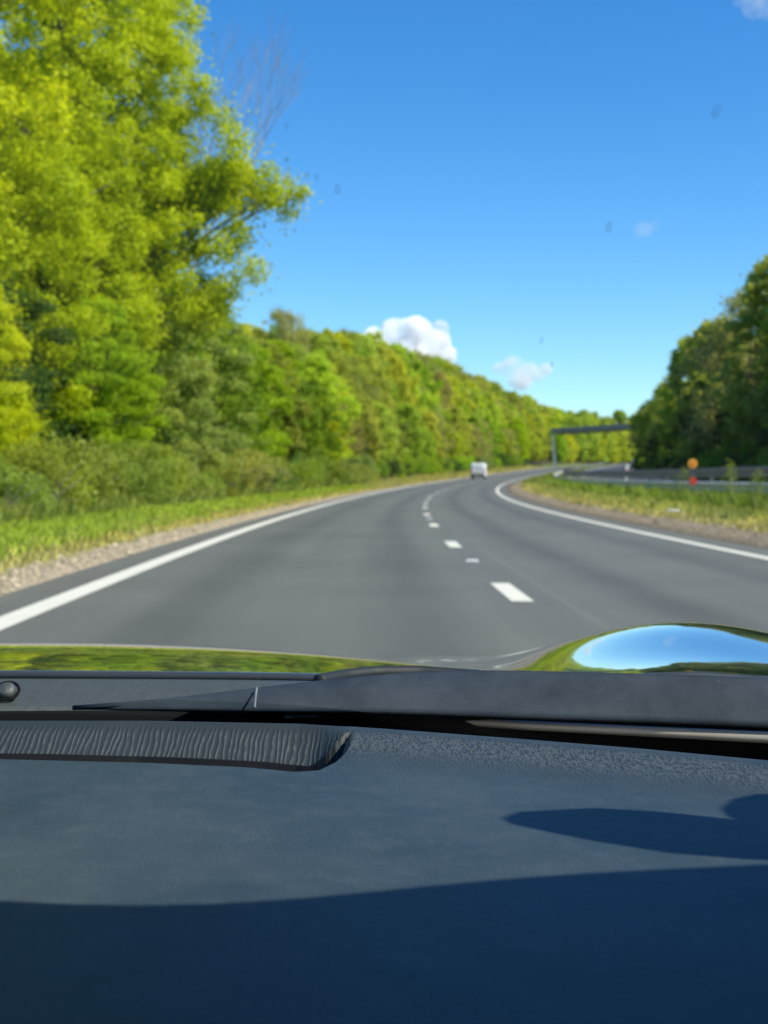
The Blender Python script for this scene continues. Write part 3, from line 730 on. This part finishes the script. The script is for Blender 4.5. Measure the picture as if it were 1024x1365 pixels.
cloud('bright white puffy cloud rising behind the left wood', bl, cloud_mat('cloud_dense', .11), 2600)
cloud('faint wispy cloud low over the end of the left wood', [(684, 488, 17), (705, 496, 16), (693, 506, 18), (718, 500, 11), (668, 492, 12), (728, 492, 10), (676, 478, 9)], cloud_mat('cloud_faint', .045), 2700)
cloud('thin pale wisp of cloud high at the right', [(858, 306, 13), (872, 300, 9), (900, 298, 6)], cloud_mat('cloud_thin', .007), 2700)
cloud('small pale cloud scrap in the top right corner of the sky', [(1008, 8, 20), (985, -4, 14), (1024, 18, 12)], cloud_mat('cloud_scrap', .010), 2700)

# ---------------------------------------------------------------- the car we ride in
own = empty('own_car', (.35, .2, 0)); tag(own, 'dark car seen from inside, its dashboard and glossy bonnet along the bottom', 'car')
OFF = Vector((.35, .2, 0))
def sub(vs): return [Vector(v) - OFF for v in vs]
ZD = .80
def paint():
    m, n, out = new_mat('car_paint'); tc = N(n, 'ShaderNodeTexCoord'); fl = noise(n, tc.outputs['Object'], 900, 2, .8)
    dust = smooth(n, noise(n, tc.outputs['Object'], 420, 3, .7), .62, .72)
    col = mix(n, fl, (.20, .22, .23), (.34, .36, .37)); col = mix(n, mth(n, 'MULTIPLY', dust, .6), col, (.5, .5, .48))
    rough = mth(n, 'ADD', .06, mth(n, 'MULTIPLY', dust, .25))
    p = principled(n, out, col, rough, .85, .5, None, 1.0); return m
PAINTC = paint()
def dash_material():
    m, n, out = new_mat('dash_leather'); uv = N(n, 'ShaderNodeUVMap'); sp = N(n, 'ShaderNodeSeparateXYZ'); n.links.new(uv.outputs[0], sp.inputs[0])
    tc = N(n, 'ShaderNodeTexCoord'); ob = tc.outputs['Object']
    # u = distance behind the front lip (m), v = 1 inside the recessed vent ramp
    u = sp.outputs[0]; v = sp.outputs[1]
    mp = N(n, 'ShaderNodeMapping'); n.links.new(ob, mp.inputs[0]); mp.inputs['Scale'].default_value = (1.0, .30, .30); mp.inputs['Rotation'].default_value = (0, 0, .13)
    w1 = N(n, 'ShaderNodeTexWave', Scale=92.0, Distortion=6.0, Detail=2.0); w1.inputs['Detail Scale'].default_value = 1.1; w1.bands_direction = 'X'; n.links.new(mp.outputs[0], w1.inputs['Vector'])
    mp2 = N(n, 'ShaderNodeMapping'); n.links.new(ob, mp2.inputs[0]); mp2.inputs['Scale'].default_value = (1.0, .20, .4); mp2.inputs['Rotation'].default_value = (0, 0, .0)
    w2 = N(n, 'ShaderNodeTexNoise', Scale=440.0, Detail=2, Roughness=.5, Distortion=.4); n.links.new(mp2.outputs[0], w2.inputs['Vector'])
    ridge1 = mth(n, 'MULTIPLY', mth(n, 'POWER', w1.outputs['Fac'], 1.6), mth(n, 'ADD', .35, noise(n, ob, 140, 2)))
    ridge2 = mth(n, 'SUBTRACT', 1.0, mth(n, 'ABSOLUTE', mth(n, 'MULTIPLY', mth(n, 'SUBTRACT', w2.outputs['Fac'], .5), 5)))
    near_lip = mth(n, 'MULTIPLY', smooth(n, u, .012, .03), mth(n, 'SUBTRACT', 1.0, smooth(n, u, .06, .17)))
    far_amt = mth(n, 'MAXIMUM', mth(n, 'MULTIPLY', near_lip, 1.0), .22)
    h = N(n, 'ShaderNodeMix'); h.data_type = 'FLOAT'; n.links.new(v, h.inputs[0]); n.links.new(mth(n, 'MULTIPLY', ridge2, far_amt), h.inputs[2]); n.links.new(mth(n, 'MULTIPLY', ridge1, smooth(n, u, .008, .02)), h.inputs[3])
    hh = h.outputs[0]
    fine = noise(n, ob, 1500, 2, .6); blot = noise(n, ob, 9, 5, .6); smear = noise(n, ob, 55, 6, .75)
    base = mix(n, smooth(n, blot, .35, .7), (.021, .037, .048), (.037, .052, .061))
    base = mix(n, mth(n, 'MULTIPLY', smooth(n, smear, .45, .8), .28), base, (.10, .12, .13))
    grainy = mth(n, 'MAXIMUM', v, near_lip)
    base = mix(n, mth(n, 'MULTIPLY', grainy, .85), base, (.022, .029, .029))
    base = mix(n, mth(n, 'MULTIPLY', mth(n, 'MULTIPLY', smooth(n, hh, .45, .95), grainy), .45), base, (.115, .125, .12))
    base = mix(n, mth(n, 'MULTIPLY', smooth(n, noise(n, ob, 260, 2, .5), .76, .82), .4), base, (.22, .23, .23))
    slot_shade = mth(n, 'MULTIPLY', v, smooth(n, u, .0372, .0386)); base = mix(n, slot_shade, base, (.002, .002, .002))  # deep shade of the demister slot painted near black into the base colour
    bh = mth(n, 'ADD', mth(n, 'MULTIPLY', hh, mth(n, 'SUBTRACT', 1.0, slot_shade)), mth(n, 'MULTIPLY', fine, .12))
    principled(n, out, base, .55, spec=.35, normal=bump(n, bh, .62, .0007)); return m
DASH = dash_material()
# front lip line and the rear edge of the demister recess, as X, Y on the dash top
LIPI = [(-60, 957), (0, 957), (200, 957), (400, 961), (512, 968), (700, 982), (850, 994), (1024, 1010), (1150, 1024)]
LIP = [at(x, y, z=ZD) for x, y in LIPI]; LIP = [(-1.0, LIP[0].y - .10), (-.6, LIP[0].y - .03)] + [(p.x, p.y) for p in LIP]
LIP += [(.6, LIP[-1][1] - .10), (1.0, LIP[-1][1] - .16), (1.3, LIP[-1][1] - .22)]
# the car's screen base is a smooth curve; the right end falls back towards the door pillar
RECI = [(-300, 1009), (0, 1012), (200, 1017), (330, 1023), (392, 1029), (425, 1027), (448, 1016), (462, 1003), (472, 985), (474, 962)]
REC = [(lambda p: (p.x, p.y))(at(x, y, z=ZD)) for x, y in RECI]
def dash_mesh():
    xs = np.concatenate([np.arange(-.52, -.32, .01), np.arange(-.32, -.07, .0022), np.arange(-.07, -.005, .0009), np.arange(-.005, .42, .0022), np.arange(.42, 1.22, .01)])
    V, U, Fc = [], [], []
    tt = np.concatenate([np.linspace(0, .60, 60), np.linspace(.602, .97, 210), np.linspace(.972, 1.0, 16)])
    rx = np.array([p[0] for p in REC]); ry = np.array([p[1] for p in REC])
    for x in xs:
        yl = lerp_tab(x, LIP); y0 = .30
        yr = float(np.interp(x, rx, ry)) if x < rx[-1] else 9
        yv = min(yr, yl - .052); sv = .1565 / max(yv, .5); ucv = min(.046, max(.03, (sv * yl - .1565 + .00327) / (.5455 + sv) - .0042))
        yrows = np.concatenate([np.linspace(y0, yv - .0006, 120), yv + np.array([0, .001, .002, .003, .004, .0045]), np.linspace(yv + .0046, max(yv + .0048, yl - ucv - .0014), 26), yl - ucv + np.array([-.0010, -.0002, .0008]), np.linspace(yl - ucv + .0012, yl - .0105, 90), np.linspace(yl - .010, yl, 16)])
        for y in yrows:
            u = yl - y
            z = ZD + .004 * math.sin(x * 3) * 0
            inside = 0.0
            d = y - yr
            sl_ = .1565 / max(yr, .5); uc = (sl_ * yl - .1565 + .00327) / (.5455 + sl_) - .0042
            if x < rx[-2] + .004 and d > 0:
                dx = (rx[-1] - x)
                e = min(1, d / (.004 if x < -.06 else .012)) * min(1, max(0, dx) / .028); e = e * e * (3 - 2 * e); inside = e
                wall = .030 * min(1.0, max(0, u - .006) / .055) if u < uc + .0009 else .075
                z -= e * wall
            if u < .010: z -= .010 - math.sqrt(max(0, .010 ** 2 - (.010 - u) ** 2))
            if y < .36: z -= (.36 - y) ** 2 * 6
            V.append((x, y, z)); U.append((u + (.0386 - uc) * inside if inside and u > .02 else u, inside))
    m = len(yrows)
    # hanging front and rear faces
    nx = len(xs)
    for i in range(nx - 1):
        for j in range(m - 1):
            a = i * m + j; Fc.append((a, a + m, a + m + 1, a + 1))
    b0 = len(V)
    for i, x in enumerate(xs):
        p = V[i * m + m - 1]; V.append((p[0], p[1] + .001, p[2] - .06)); U.append((0, 0))
        p = V[i * m]; V.append((p[0], p[1] - .02, p[2] - .35)); U.append((.5, 0))
    for i in range(nx - 1):
        Fc.append((i * m + m - 1, (i + 1) * m + m - 1, b0 + (i + 1) * 2, b0 + i * 2)); Fc.append(((i + 1) * m, i * m, b0 + i * 2 + 1, b0 + (i + 1) * 2 + 1))
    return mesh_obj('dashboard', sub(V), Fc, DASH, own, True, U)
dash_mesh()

# bonnet as a height field: crest line, rear line and rear slope from its own shape across the car
CR = [(-900, 868), (-500, 862), (0, 858), (150, 857.5), (300, 860), (450, 866), (560, 872), (640, 877), (690, 872), (724, 864), (760, 853), (800, 843), (850, 832), (900, 828), (950, 831), (1024, 842)]
YC, YR = 1.62, 1.165
cr = []
for x, y in CR:
    p = at(x, y, Y=YC); cr.append((p.x, p.z, (EYE - p.z) / YC))
xm = .345
left = [c for c in cr if c[0] < xm]
def crest(x):
    xx = x if x <= xm else 2 * xm - x
    t = [(c[0], c[1]) for c in left] + [(xm, left[-1][1])]; return lerp_tab(xx, t)
def rear(x):
    xx = x if x <= xm else 2 * xm - x
    return lerp_tab(xx, [(-1, .772), (-.6, .792), (-.3, .7965), (-.1, .7965), (.02, .795), (.12, .792), (.2, .798), (.26, .8005), (.31, .797), (.345, .795)])
def rslope(x):
    xx = x if x <= xm else 2 * xm - x
    return lerp_tab(xx, [(-1, -.02), (-.3, 0), (-.15, .005), (-.05, .045), (.1, .055), (.2, .07), (.28, .08), (.345, .075)])
def bonnet_z(x, y):
    zc = crest(x); mm = -(EYE - zc) / YC; zr = rear(x); mr = -rslope(x); L = YC - YR
    if y <= YC:
        t = (y - YR) / L
        return (2*t**3 - 3*t**2 + 1) * zr + (t**3 - 2*t**2 + t) * L * mr + (-2*t**3 + 3*t**2) * zc + (t**3 - t**2) * L * mm
    d = y - YC; return zc + mm * d - .16 * d * d - .10 * d ** 3
bx = np.arange(-.52, 1.221, .012); by = np.concatenate([np.linspace(YR, YC, 50), np.linspace(YC + .02, 2.55, 40)])
Zb = np.array([[bonnet_z(x, y) for y in by] for x in bx])
for _ in range(10):
    Zs = Zb.copy(); Zs[1:-1] = (Zb[:-2] + 2 * Zb[1:-1] + Zb[2:]) / 4; Zb = Zs
V = []; Fc = []; nx, ny = len(bx), len(by)
for i, x in enumerate(bx):
    for j, y in enumerate(by): V.append((x, y, Zb[i, j]))
for i in range(nx - 1):
    for j in range(ny - 1): a = i * ny + j; Fc.append((a, a + ny, a + ny + 1, a + 1))
bn = mesh_obj('bonnet', sub(V), Fc, PAINTC, own, True)
sf = bn.modifiers.new('thick', 'SOLIDIFY'); sf.thickness = .012; sf.offset = -1
# bonnet rear rubber edge
NAVY = simple('satin_plastic', (.035, .043, .058), .42, var=.35, scale=60, spec=.4)
def cowl_material():
    m, n, out = new_mat('cowl_plastic'); tc = N(n, 'ShaderNodeTexCoord'); ob = tc.outputs['Object']
    b_ = noise(n, ob, 18, 5, .65); sp_ = smooth(n, noise(n, ob, 300, 2, .5), .77, .83); f = noise(n, ob, 700, 3)
    col = mix(n, smooth(n, b_, .3, .75), (.014, .022, .031), (.034, .046, .058)); col = mix(n, mth(n, 'MULTIPLY', sp_, .6), col, (.4, .42, .42))
    principled(n, out, col, .6, spec=.22, normal=bump(n, f, .25, .0006)); return m
COVER = cowl_material(); COWL = simple('grey_cowl', (.042, .050, .048), .55, var=.15, scale=90, bmp=.2)
BLACK = simple('black_plastic', (.004, .0045, .005), .8, spec=.1)
GASKET = simple('beige_gasket', (.19, .18, .15), .6, var=.15, scale=50)
def rod(name, pts, r, mat, n=10, parent=own): 
    b = MB(); b.tube(sub(pts), r, n); return b.build(name, mat, parent, True)
ed = [(x, YR - .004, rear(x) - .003) for x in np.arange(-.52, 1.22, .03)]
rod('bonnet_seal', ed, .004, simple('seal_rubber', (.03, .035, .04), .35), parent=own)
# a slab between two lines (rear line a, front line b): top surface with thickness
def slab(name, a, b_, mat, th_=.02, rows=6, arch=0.0, parent=own, smooth_=True):
    V, Fc = [], []; n = len(a)
    for k in range(rows + 1):
        t = k / rows
        for p, q in zip(a, b_): V.append(Vector(p).lerp(Vector(q), t) + Vector((0, 0, arch * math.sin(math.pi * t))))
    for k in range(rows):
        for i in range(n - 1): c = k * n + i; Fc.append((c, c + 1, c + n + 1, c + n))
    o = mesh_obj(name, sub(V), Fc, mat, parent, smooth_); m_ = o.modifiers.new('thick', 'SOLIDIFY'); m_.thickness = th_; m_.offset = -1; return o
def resample(pts, n=60):
    pts = [Vector(p) for p in pts]; L = [0]
    for i in range(1, len(pts)): L.append(L[-1] + (pts[i] - pts[i - 1]).length)
    out = []
    for t in np.linspace(0, L[-1], n): out.append(Vector([float(np.interp(t, L, [p[k] for p in pts])) for k in range(3)]))
    return out
def smooth_line(pts, it=3):
    pts = resample(pts)
    for _ in range(it): pts = [pts[0]] + [(pts[i - 1] + pts[i] * 2 + pts[i + 1]) / 4 for i in range(1, len(pts) - 1)] + [pts[-1]]
    return pts
wide = lambda f: smooth_line(f)
cowl_rear = wide([(-.55, .91, .797)] + [at(x, y, z=.797) for x, y in ((-100, 948), (0, 948), (200, 946), (400, 948), (700, 956), (1024, 966))] + [(.6, .86, .797), (1.2, .78, .797)])
cowl_front = wide([at(x, y, Y=1.03) for x, y in ((-560, 902), (-200, 903), (0, 904.5), (200, 905), (400, 907), (560, 912), (700, 915), (1024, 918), (1400, 925), (2000, 935))])
slab('cowl_panel', cowl_rear, cowl_front, COWL, .02, 8, .002)
# the dark wiper cover that rises over the cowl towards the right
cov_lo = wide([at(x, y, z=.8005) for x, y in ((96, 946.5), (200, 946), (341, 947), (512, 948), (700, 955.5), (860, 961), (1024, 967), (1160, 974))] + [(.6, .84, .80), (1.15, .76, .795)])
cov_hi = wide([at(x, y, z=zv) for x, y, zv in ((98, 945, .8012), (200, 934, .806), (341, 917, .812), (430, 906, .818), (520, 897, .823), (600, 892.5, .826), (700, 893.5, .827), (800, 896.5, .828), (900, 899, .828), (1024, 903, .828), (1160, 911, .826))] + [(.6, .90, .82), (1.15, .82, .81)])
slab('wiper_cover', cov_lo, cov_hi, COVER, .003, 10, .003)
b = MB(); q0 = at(339.5, 946, z=.8045); q1 = at(342.5, 919, z=.8128); b.tube(sub([q0 + Vector((0, 0, .0012)), q0.lerp(q1, .5) + Vector((0, 0, .0028)), q1 + Vector((0, 0, .0008))]), .0007, 6); b.build('cover_seam', simple('seam_edge', (.16, .18, .18), .4), own)
# dark bar behind the cover, added to stand for the bonnet hump's shade
hump_ln = smooth_line([at(x, y, Y=Yv) for x, y, Yv in ((425, 908, 1.0), (460, 901, 1.03), (500, 896.5, 1.05), (560, 896, 1.06), (640, 902, 1.06))])
rod('hump_shade_bar', hump_ln, .005, simple('hump_shade_black', (.012, .016, .018), .6, spec=.3), 12)
# round clip on the cowl
cp = at(9, 922, Y=.984)
cn = Vector((0, -.62, .78)); cu = Vector((0, .78, .62))
b = MB(); b.tube(sub([cp - cn * .004, cp + cn * .003, cp + cn * .0045]), [.0062, .0062, .0045], 24); clip = b.build('cowl_clip', COWL, own, True)
b = MB(); n_ = 28
pts = [cp + Vector((1, 0, 0)) * math.cos(2 * math.pi * k / n_) * .0085 + cu * math.sin(2 * math.pi * k / n_) * .0085 + cn * .0005 for k in range(n_ + 1)]
b.tube(sub(pts), .0011, 6, cap=False); b.build('clip_ring', BLACK, clip); 
# windscreen: base line, header line
base_ln = wide([(-.52, .90, .786)] + [at(x, y, z=.788) for x, y in ((-100, 964), (0, 963), (200, 962), (400, 965), (512, 970), (700, 980), (860, 990), (1024, 1000), (1160, 1010))] + [(.6, .80, .786), (1.2, .70, .786)])
shade = [(-200, 1190), (0, 1200), (80, 1206), (150, 1208), (230, 1208), (300, 1205), (380, 1200), (450, 1193), (600, 1178), (750, 1165), (900, 1158), (1024, 1152), (1150, 1148)]
ZH = 1.205
hd = []
for x, y in shade:
    p = at(x, y, z=ZD); t = (ZH - ZD) / SUN.z; hd.append(p + SUN * t)
head_in = smooth_line([(-.38, .32, ZH - .01), (-.2, .36, ZH - .003), (0, .385, ZH)] + [tuple(h) for h in hd] + [(.75, .42, ZH), (.95, .38, ZH - .005), (1.1, .33, ZH - .012)], 1)
gasket_a = wide([at(x, y, z=.7935) for x, y in ((380, 957), (512, 955.5), (600, 960), (700, 966.5), (860, 974.5), (1024, 983), (1160, 991))]); gasket_b = wide([at(x, y, z=.7955) for x, y in ((380, 953), (512, 951), (600, 955), (700, 960.5), (860, 968), (1024, 975), (1160, 982))])
slab('screen_gasket', gasket_a, gasket_b, GASKET, .004, 3)
gb = [p + Vector((0, .0, -.03)) for p in cowl_rear]; ga = [Vector((p.x, p.y - .11, p.z - .03)) for p in cowl_rear]
slab('scuttle_trough', ga, gb, BLACK, .01, 2)
slab('cowl_lip', [p + Vector((0, -.003, -.03)) for p in cowl_rear], [p + Vector((0, -.0015, .0)) for p in cowl_rear], BLACK, .003, 2)
def glass_mat(name='windscreen_glass', tint=(.93, .96, .95)):
    m, n, out = new_mat(name); fr = N(n, 'ShaderNodeFresnel', IOR=1.42); tr = N(n, 'ShaderNodeBsdfTransparent'); tr.inputs[0].default_value = (*tint, 1)
    gl = N(n, 'ShaderNodeBsdfGlossy', Roughness=.02); ms = N(n, 'ShaderNodeMixShader')
    n.links.new(fr.outputs[0], ms.inputs[0]); n.links.new(tr.outputs[0], ms.inputs[1]); n.links.new(gl.outputs[0], ms.inputs[2]); n.links.new(ms.outputs[0], out.inputs[0]); return m
GLASS = glass_mat()
V, Fc = [], []; rows = 14; n = len(base_ln); hr = resample(head_in, n)
def glass_pt(i, t):
    p = Vector(base_ln[i]).lerp(hr[i], t); return p + Vector((0, .035 * math.sin(math.pi * t), .02 * math.sin(math.pi * t)))
for k in range(rows + 1):
    for i in range(n): V.append(glass_pt(i, k / rows))
for k in range(rows):
    for i in range(n - 1): c = k * n + i; Fc.append((c, c + 1, c + n + 1, c + n))
ws = mesh_obj('windscreen', sub(V), Fc, GLASS, own, True)
# insect specks stuck on the glass
SPECK = simple('insect_speck', (.03, .03, .03), .8)
m_, n_, out_ = new_mat('insect_speck_thin'); tr = N(n_, 'ShaderNodeBsdfTransparent'); df = N(n_, 'ShaderNodeBsdfDiffuse'); df.inputs[0].default_value = (.05, .06, .08, 1); mx = N(n_, 'ShaderNodeMixShader'); mx.inputs[0].default_value = .08
n_.links.new(tr.outputs[0], mx.inputs[1]); n_.links.new(df.outputs[0], mx.inputs[2]); n_.links.new(mx.outputs[0], out_.inputs[0]); SPECK = m_
from mathutils.bvhtree import BVHTree
bv = BVHTree.FromPolygons([tuple(v) for v in V], Fc)
rs = random.Random(8)
for (x, y, r) in ((955, 151, 3.2), (450, 255, 2.6), (422, 238, 1.7), (812, 305, 2.6), (722, 456, 1.8), (382, 170, 1.6), (736, 488, 1.5)):
    d = (at(x, y, Y=1.0) - Vector((0, 0, EYE))).normalized(); hit, nrm, _, dist = bv.ray_cast(Vector((0, 0, EYE)), d)
    if hit is None: continue
    b = MB(); ring = []; up = nrm.cross(Vector((1, 0, 0))).normalized(); sd = nrm.cross(up); a0 = rs.uniform(0, 3)
    for lvl, kk_ in ((.001, 1.0), (.0016, .6)):
        ring.append([hit + nrm * lvl * (1 if nrm.y > 0 else -1) + (sd * math.cos(q) * .9 + up * math.sin(q) * 2.0) * r * 2.1 / F * dist * kk_ * (1 + .06 * math.sin(q * 3 + a0)) for q in np.linspace(0, 2 * math.pi, 14, endpoint=False)])
    b.loft([sub(q) for q in ring]); b.build('insect_mark', SPECK, ws, True)
# roof, pillars, doors and the rest of the shell
ROOFIN = simple('headlining', (.30, .30, .29), .9)
back = [Vector((x, -1.1, ZH - .03)) for x in np.linspace(-.30, 1.0, n)]
slab('roof', back, hr, PAINTC, .03, 10, .045)
for (bi, hi_, sx) in ((0, 0, -1), (-1, -1, 1)):
    a = Vector(base_ln[bi]); c = Vector(hr[hi_]); rod('door_pillar', [a, a.lerp(c, .5) + Vector((sx * .03, .02, .01)), c], .028, simple('pillar_trim', (.02, .022, .025), .7), 10)
for sx in (-1, 1):
    x0 = .35 + sx * .88; x1 = .35 + sx * .72
    dm = MB(); dm.loft([[Vector((x0, -.75, .25)) - OFF, Vector((x0 - sx * .05, -.75, .25)) - OFF, Vector((x0 - sx * .06, -.75, .80)) - OFF, Vector((x0 - sx * .01, -.75, .80)) - OFF], [Vector((x0, .72, .25)) - OFF, Vector((x0 - sx * .05, .72, .25)) - OFF, Vector((x0 - sx * .06, .72, .78)) - OFF, Vector((x0 - sx * .01, .72, .78)) - OFF]]); dr = dm.build('door', PAINTC, own, bevel=.01)
    rod('rear_pillar', [(x0, -.78, .80), (x1, -.85, ZH - .02)], .035, BLACK)
    gl_ = mesh_obj('door_glass', sub([(x0 - sx * .03, -.74, .80), (x0 - sx * .03, .70, .785), (x1 + sx * .02, .46, ZH - .03), (x1, -.82, ZH - .03)]), [(0, 1, 2, 3)], GLASS, own)
    wg = MB(); wg.loft([[Vector(p) - OFF for p in q] for q in ([(x0, .74, .25), (x0 - sx * .06, .74, .25), (x0 - sx * .03, .74, .78), (x0, .74, .77)], [(x0, 1.6, .35), (x0 - sx * .06, 1.6, .35), (x0 - sx * .03, 1.6, .735), (x0, 1.6, .70)], [(x0 - sx * .05, 2.5, .35), (x0 - sx * .12, 2.5, .35), (x0 - sx * .1, 2.5, .52), (x0 - sx * .05, 2.5, .5)])]); wg.build('wing', PAINTC, own)
    wheel(own, sx * .82, 1.35, .33, .22); wheel(own, sx * .82, -1.35, .33, .22)
b = MB(); b.box(-.86, .86, -2.0, -1.25, .3, .82); b.build('tail', PAINTC, own, bevel=.08)
b = MB(); b.box(-.78, .78, 2.28, 2.42, .22, .55); b.build('front_bumper', PAINTC, own, bevel=.05)
b = MB(); b.box(-.84, .84, -1.3, .75, .18, .22); b.build('floor_pan', BLACK, own)
b = MB(); b.box(-.84, .84, .55, .62, .2, .74); b.build('bulkhead', BLACK, own)
# unseen plates added by the screen, outlined to cast the two rounded dash shadows
def shadow_caster(name, outline, z, mat, thick):
    t = (z - ZD) / SUN.z; V_ = [at(x, y, z=ZD) + SUN * t for x, y in outline]
    b = MB(); b.loft([sub(V_), sub([v + Vector((0, 0, thick)) for v in V_])]); return b.build(name, mat, own, False)
ell_plate = shadow_caster('ellipse_shadow_plate', [(678, 1092), (700, 1083), (760, 1080), (800, 1078), (880, 1082), (960, 1090), (1060, 1102), (1150, 1112), (1250, 1128), (1200, 1150), (1090, 1150), (1000, 1146), (900, 1138), (800, 1122), (730, 1108), (690, 1099)], 1.14, BLACK, .004)
mir_plate = shadow_caster('mirror_shadow_plate', [(976, 1079), (990, 1067), (1020, 1060), (1120, 1058), (1300, 1070), (1300, 1095), (1180, 1108), (1070, 1106), (1010, 1098), (984, 1090)], 1.12, BLACK, .006)
# steering wheel and seats, out of the picture to the right and below
sw = [Vector((.72, .36, .66)) + Vector((math.cos(a) * .18, math.sin(a) * .06, math.sin(a) * .17)) for a in np.linspace(0, 2 * math.pi, 33)]
rod('steering_wheel', sw, .014, BLACK)
SEAT = simple('seat_cloth', (.04, .04, .045), .9)
for sx in (-.36, .36):
    b = MB(); b.box(sx - .25, sx + .25, -.75, -.25, .25, .42); b.build('seat', SEAT, own, bevel=.05)
    b = MB(); b.box(sx - .24, sx + .24, -.92, -.78, .4, .98); b.build('seat_backrest', SEAT, own, bevel=.05)

# ---------------------------------------------------------------- labels that single out the repeated trees and bushes
ORD = 'first second third fourth fifth sixth seventh eighth ninth tenth eleventh twelfth thirteenth fourteenth fifteenth sixteenth seventeenth eighteenth nineteenth twentieth twenty-first twenty-second twenty-third twenty-fourth'.split()
SHORT = {'front row trees of the left wood': 'in the left front row', 'trees in the middle of the left wood': 'on the mid left bank',
 'skyline trees of the left wood': 'on the left skyline', 'trees at the top of the left bank': 'at the top of the left bank', 'far trees beyond the bridge': 'far past the bridge',
 'low trees beside the opposite carriageway': 'along the opposite road', 'trees deep in the right wood': 'deep in the right wood', 'right wood trees near the bridge': 'in the right wood near the bridge',
 'undergrowth bushes along the left verge': 'in the left verge hedge', 'dark bushes under the left trees': 'under the left trees', 'distant bushes at the foot of the left wood': 'at the foot of the left wood',
 'dark bushes beyond the opposite carriageway': 'in shade past the opposite road'}
bins = {}
for g_, cn_, noun, o_ in ROWS:
    p = o_.location; x = 512 + F * p.x / max(p.y, 1)
    if x < 640: z_ = 'left of the van' if x > 330 or g_.startswith('far') else 'near the tall tree'
    elif x < 742: z_ = 'between van and bridge'
    elif x < 850: z_ = 'around the bridge'
    else: z_ = 'towards the right'
    bins.setdefault((g_, cn_, z_, noun), []).append((x, o_))
for (g_, cn_, z_, noun), lst in bins.items():
    cn_ = cn_.replace(' ', '-')
    lst.sort(key=lambda t: t[0])
    for i, (x, o_) in enumerate(lst):
        if len(lst) == 1: o_['label'] = '%s %s %s, %s' % (cn_, noun, SHORT[g_], z_)
        elif i < 24: o_['label'] = '%s %s %s from left %s, %s' % (ORD[i], cn_, noun, SHORT[g_], z_)
        else: o_['label'] = 'one of the rightmost %s %ss %s, %s' % (cn_, noun, SHORT[g_], z_)
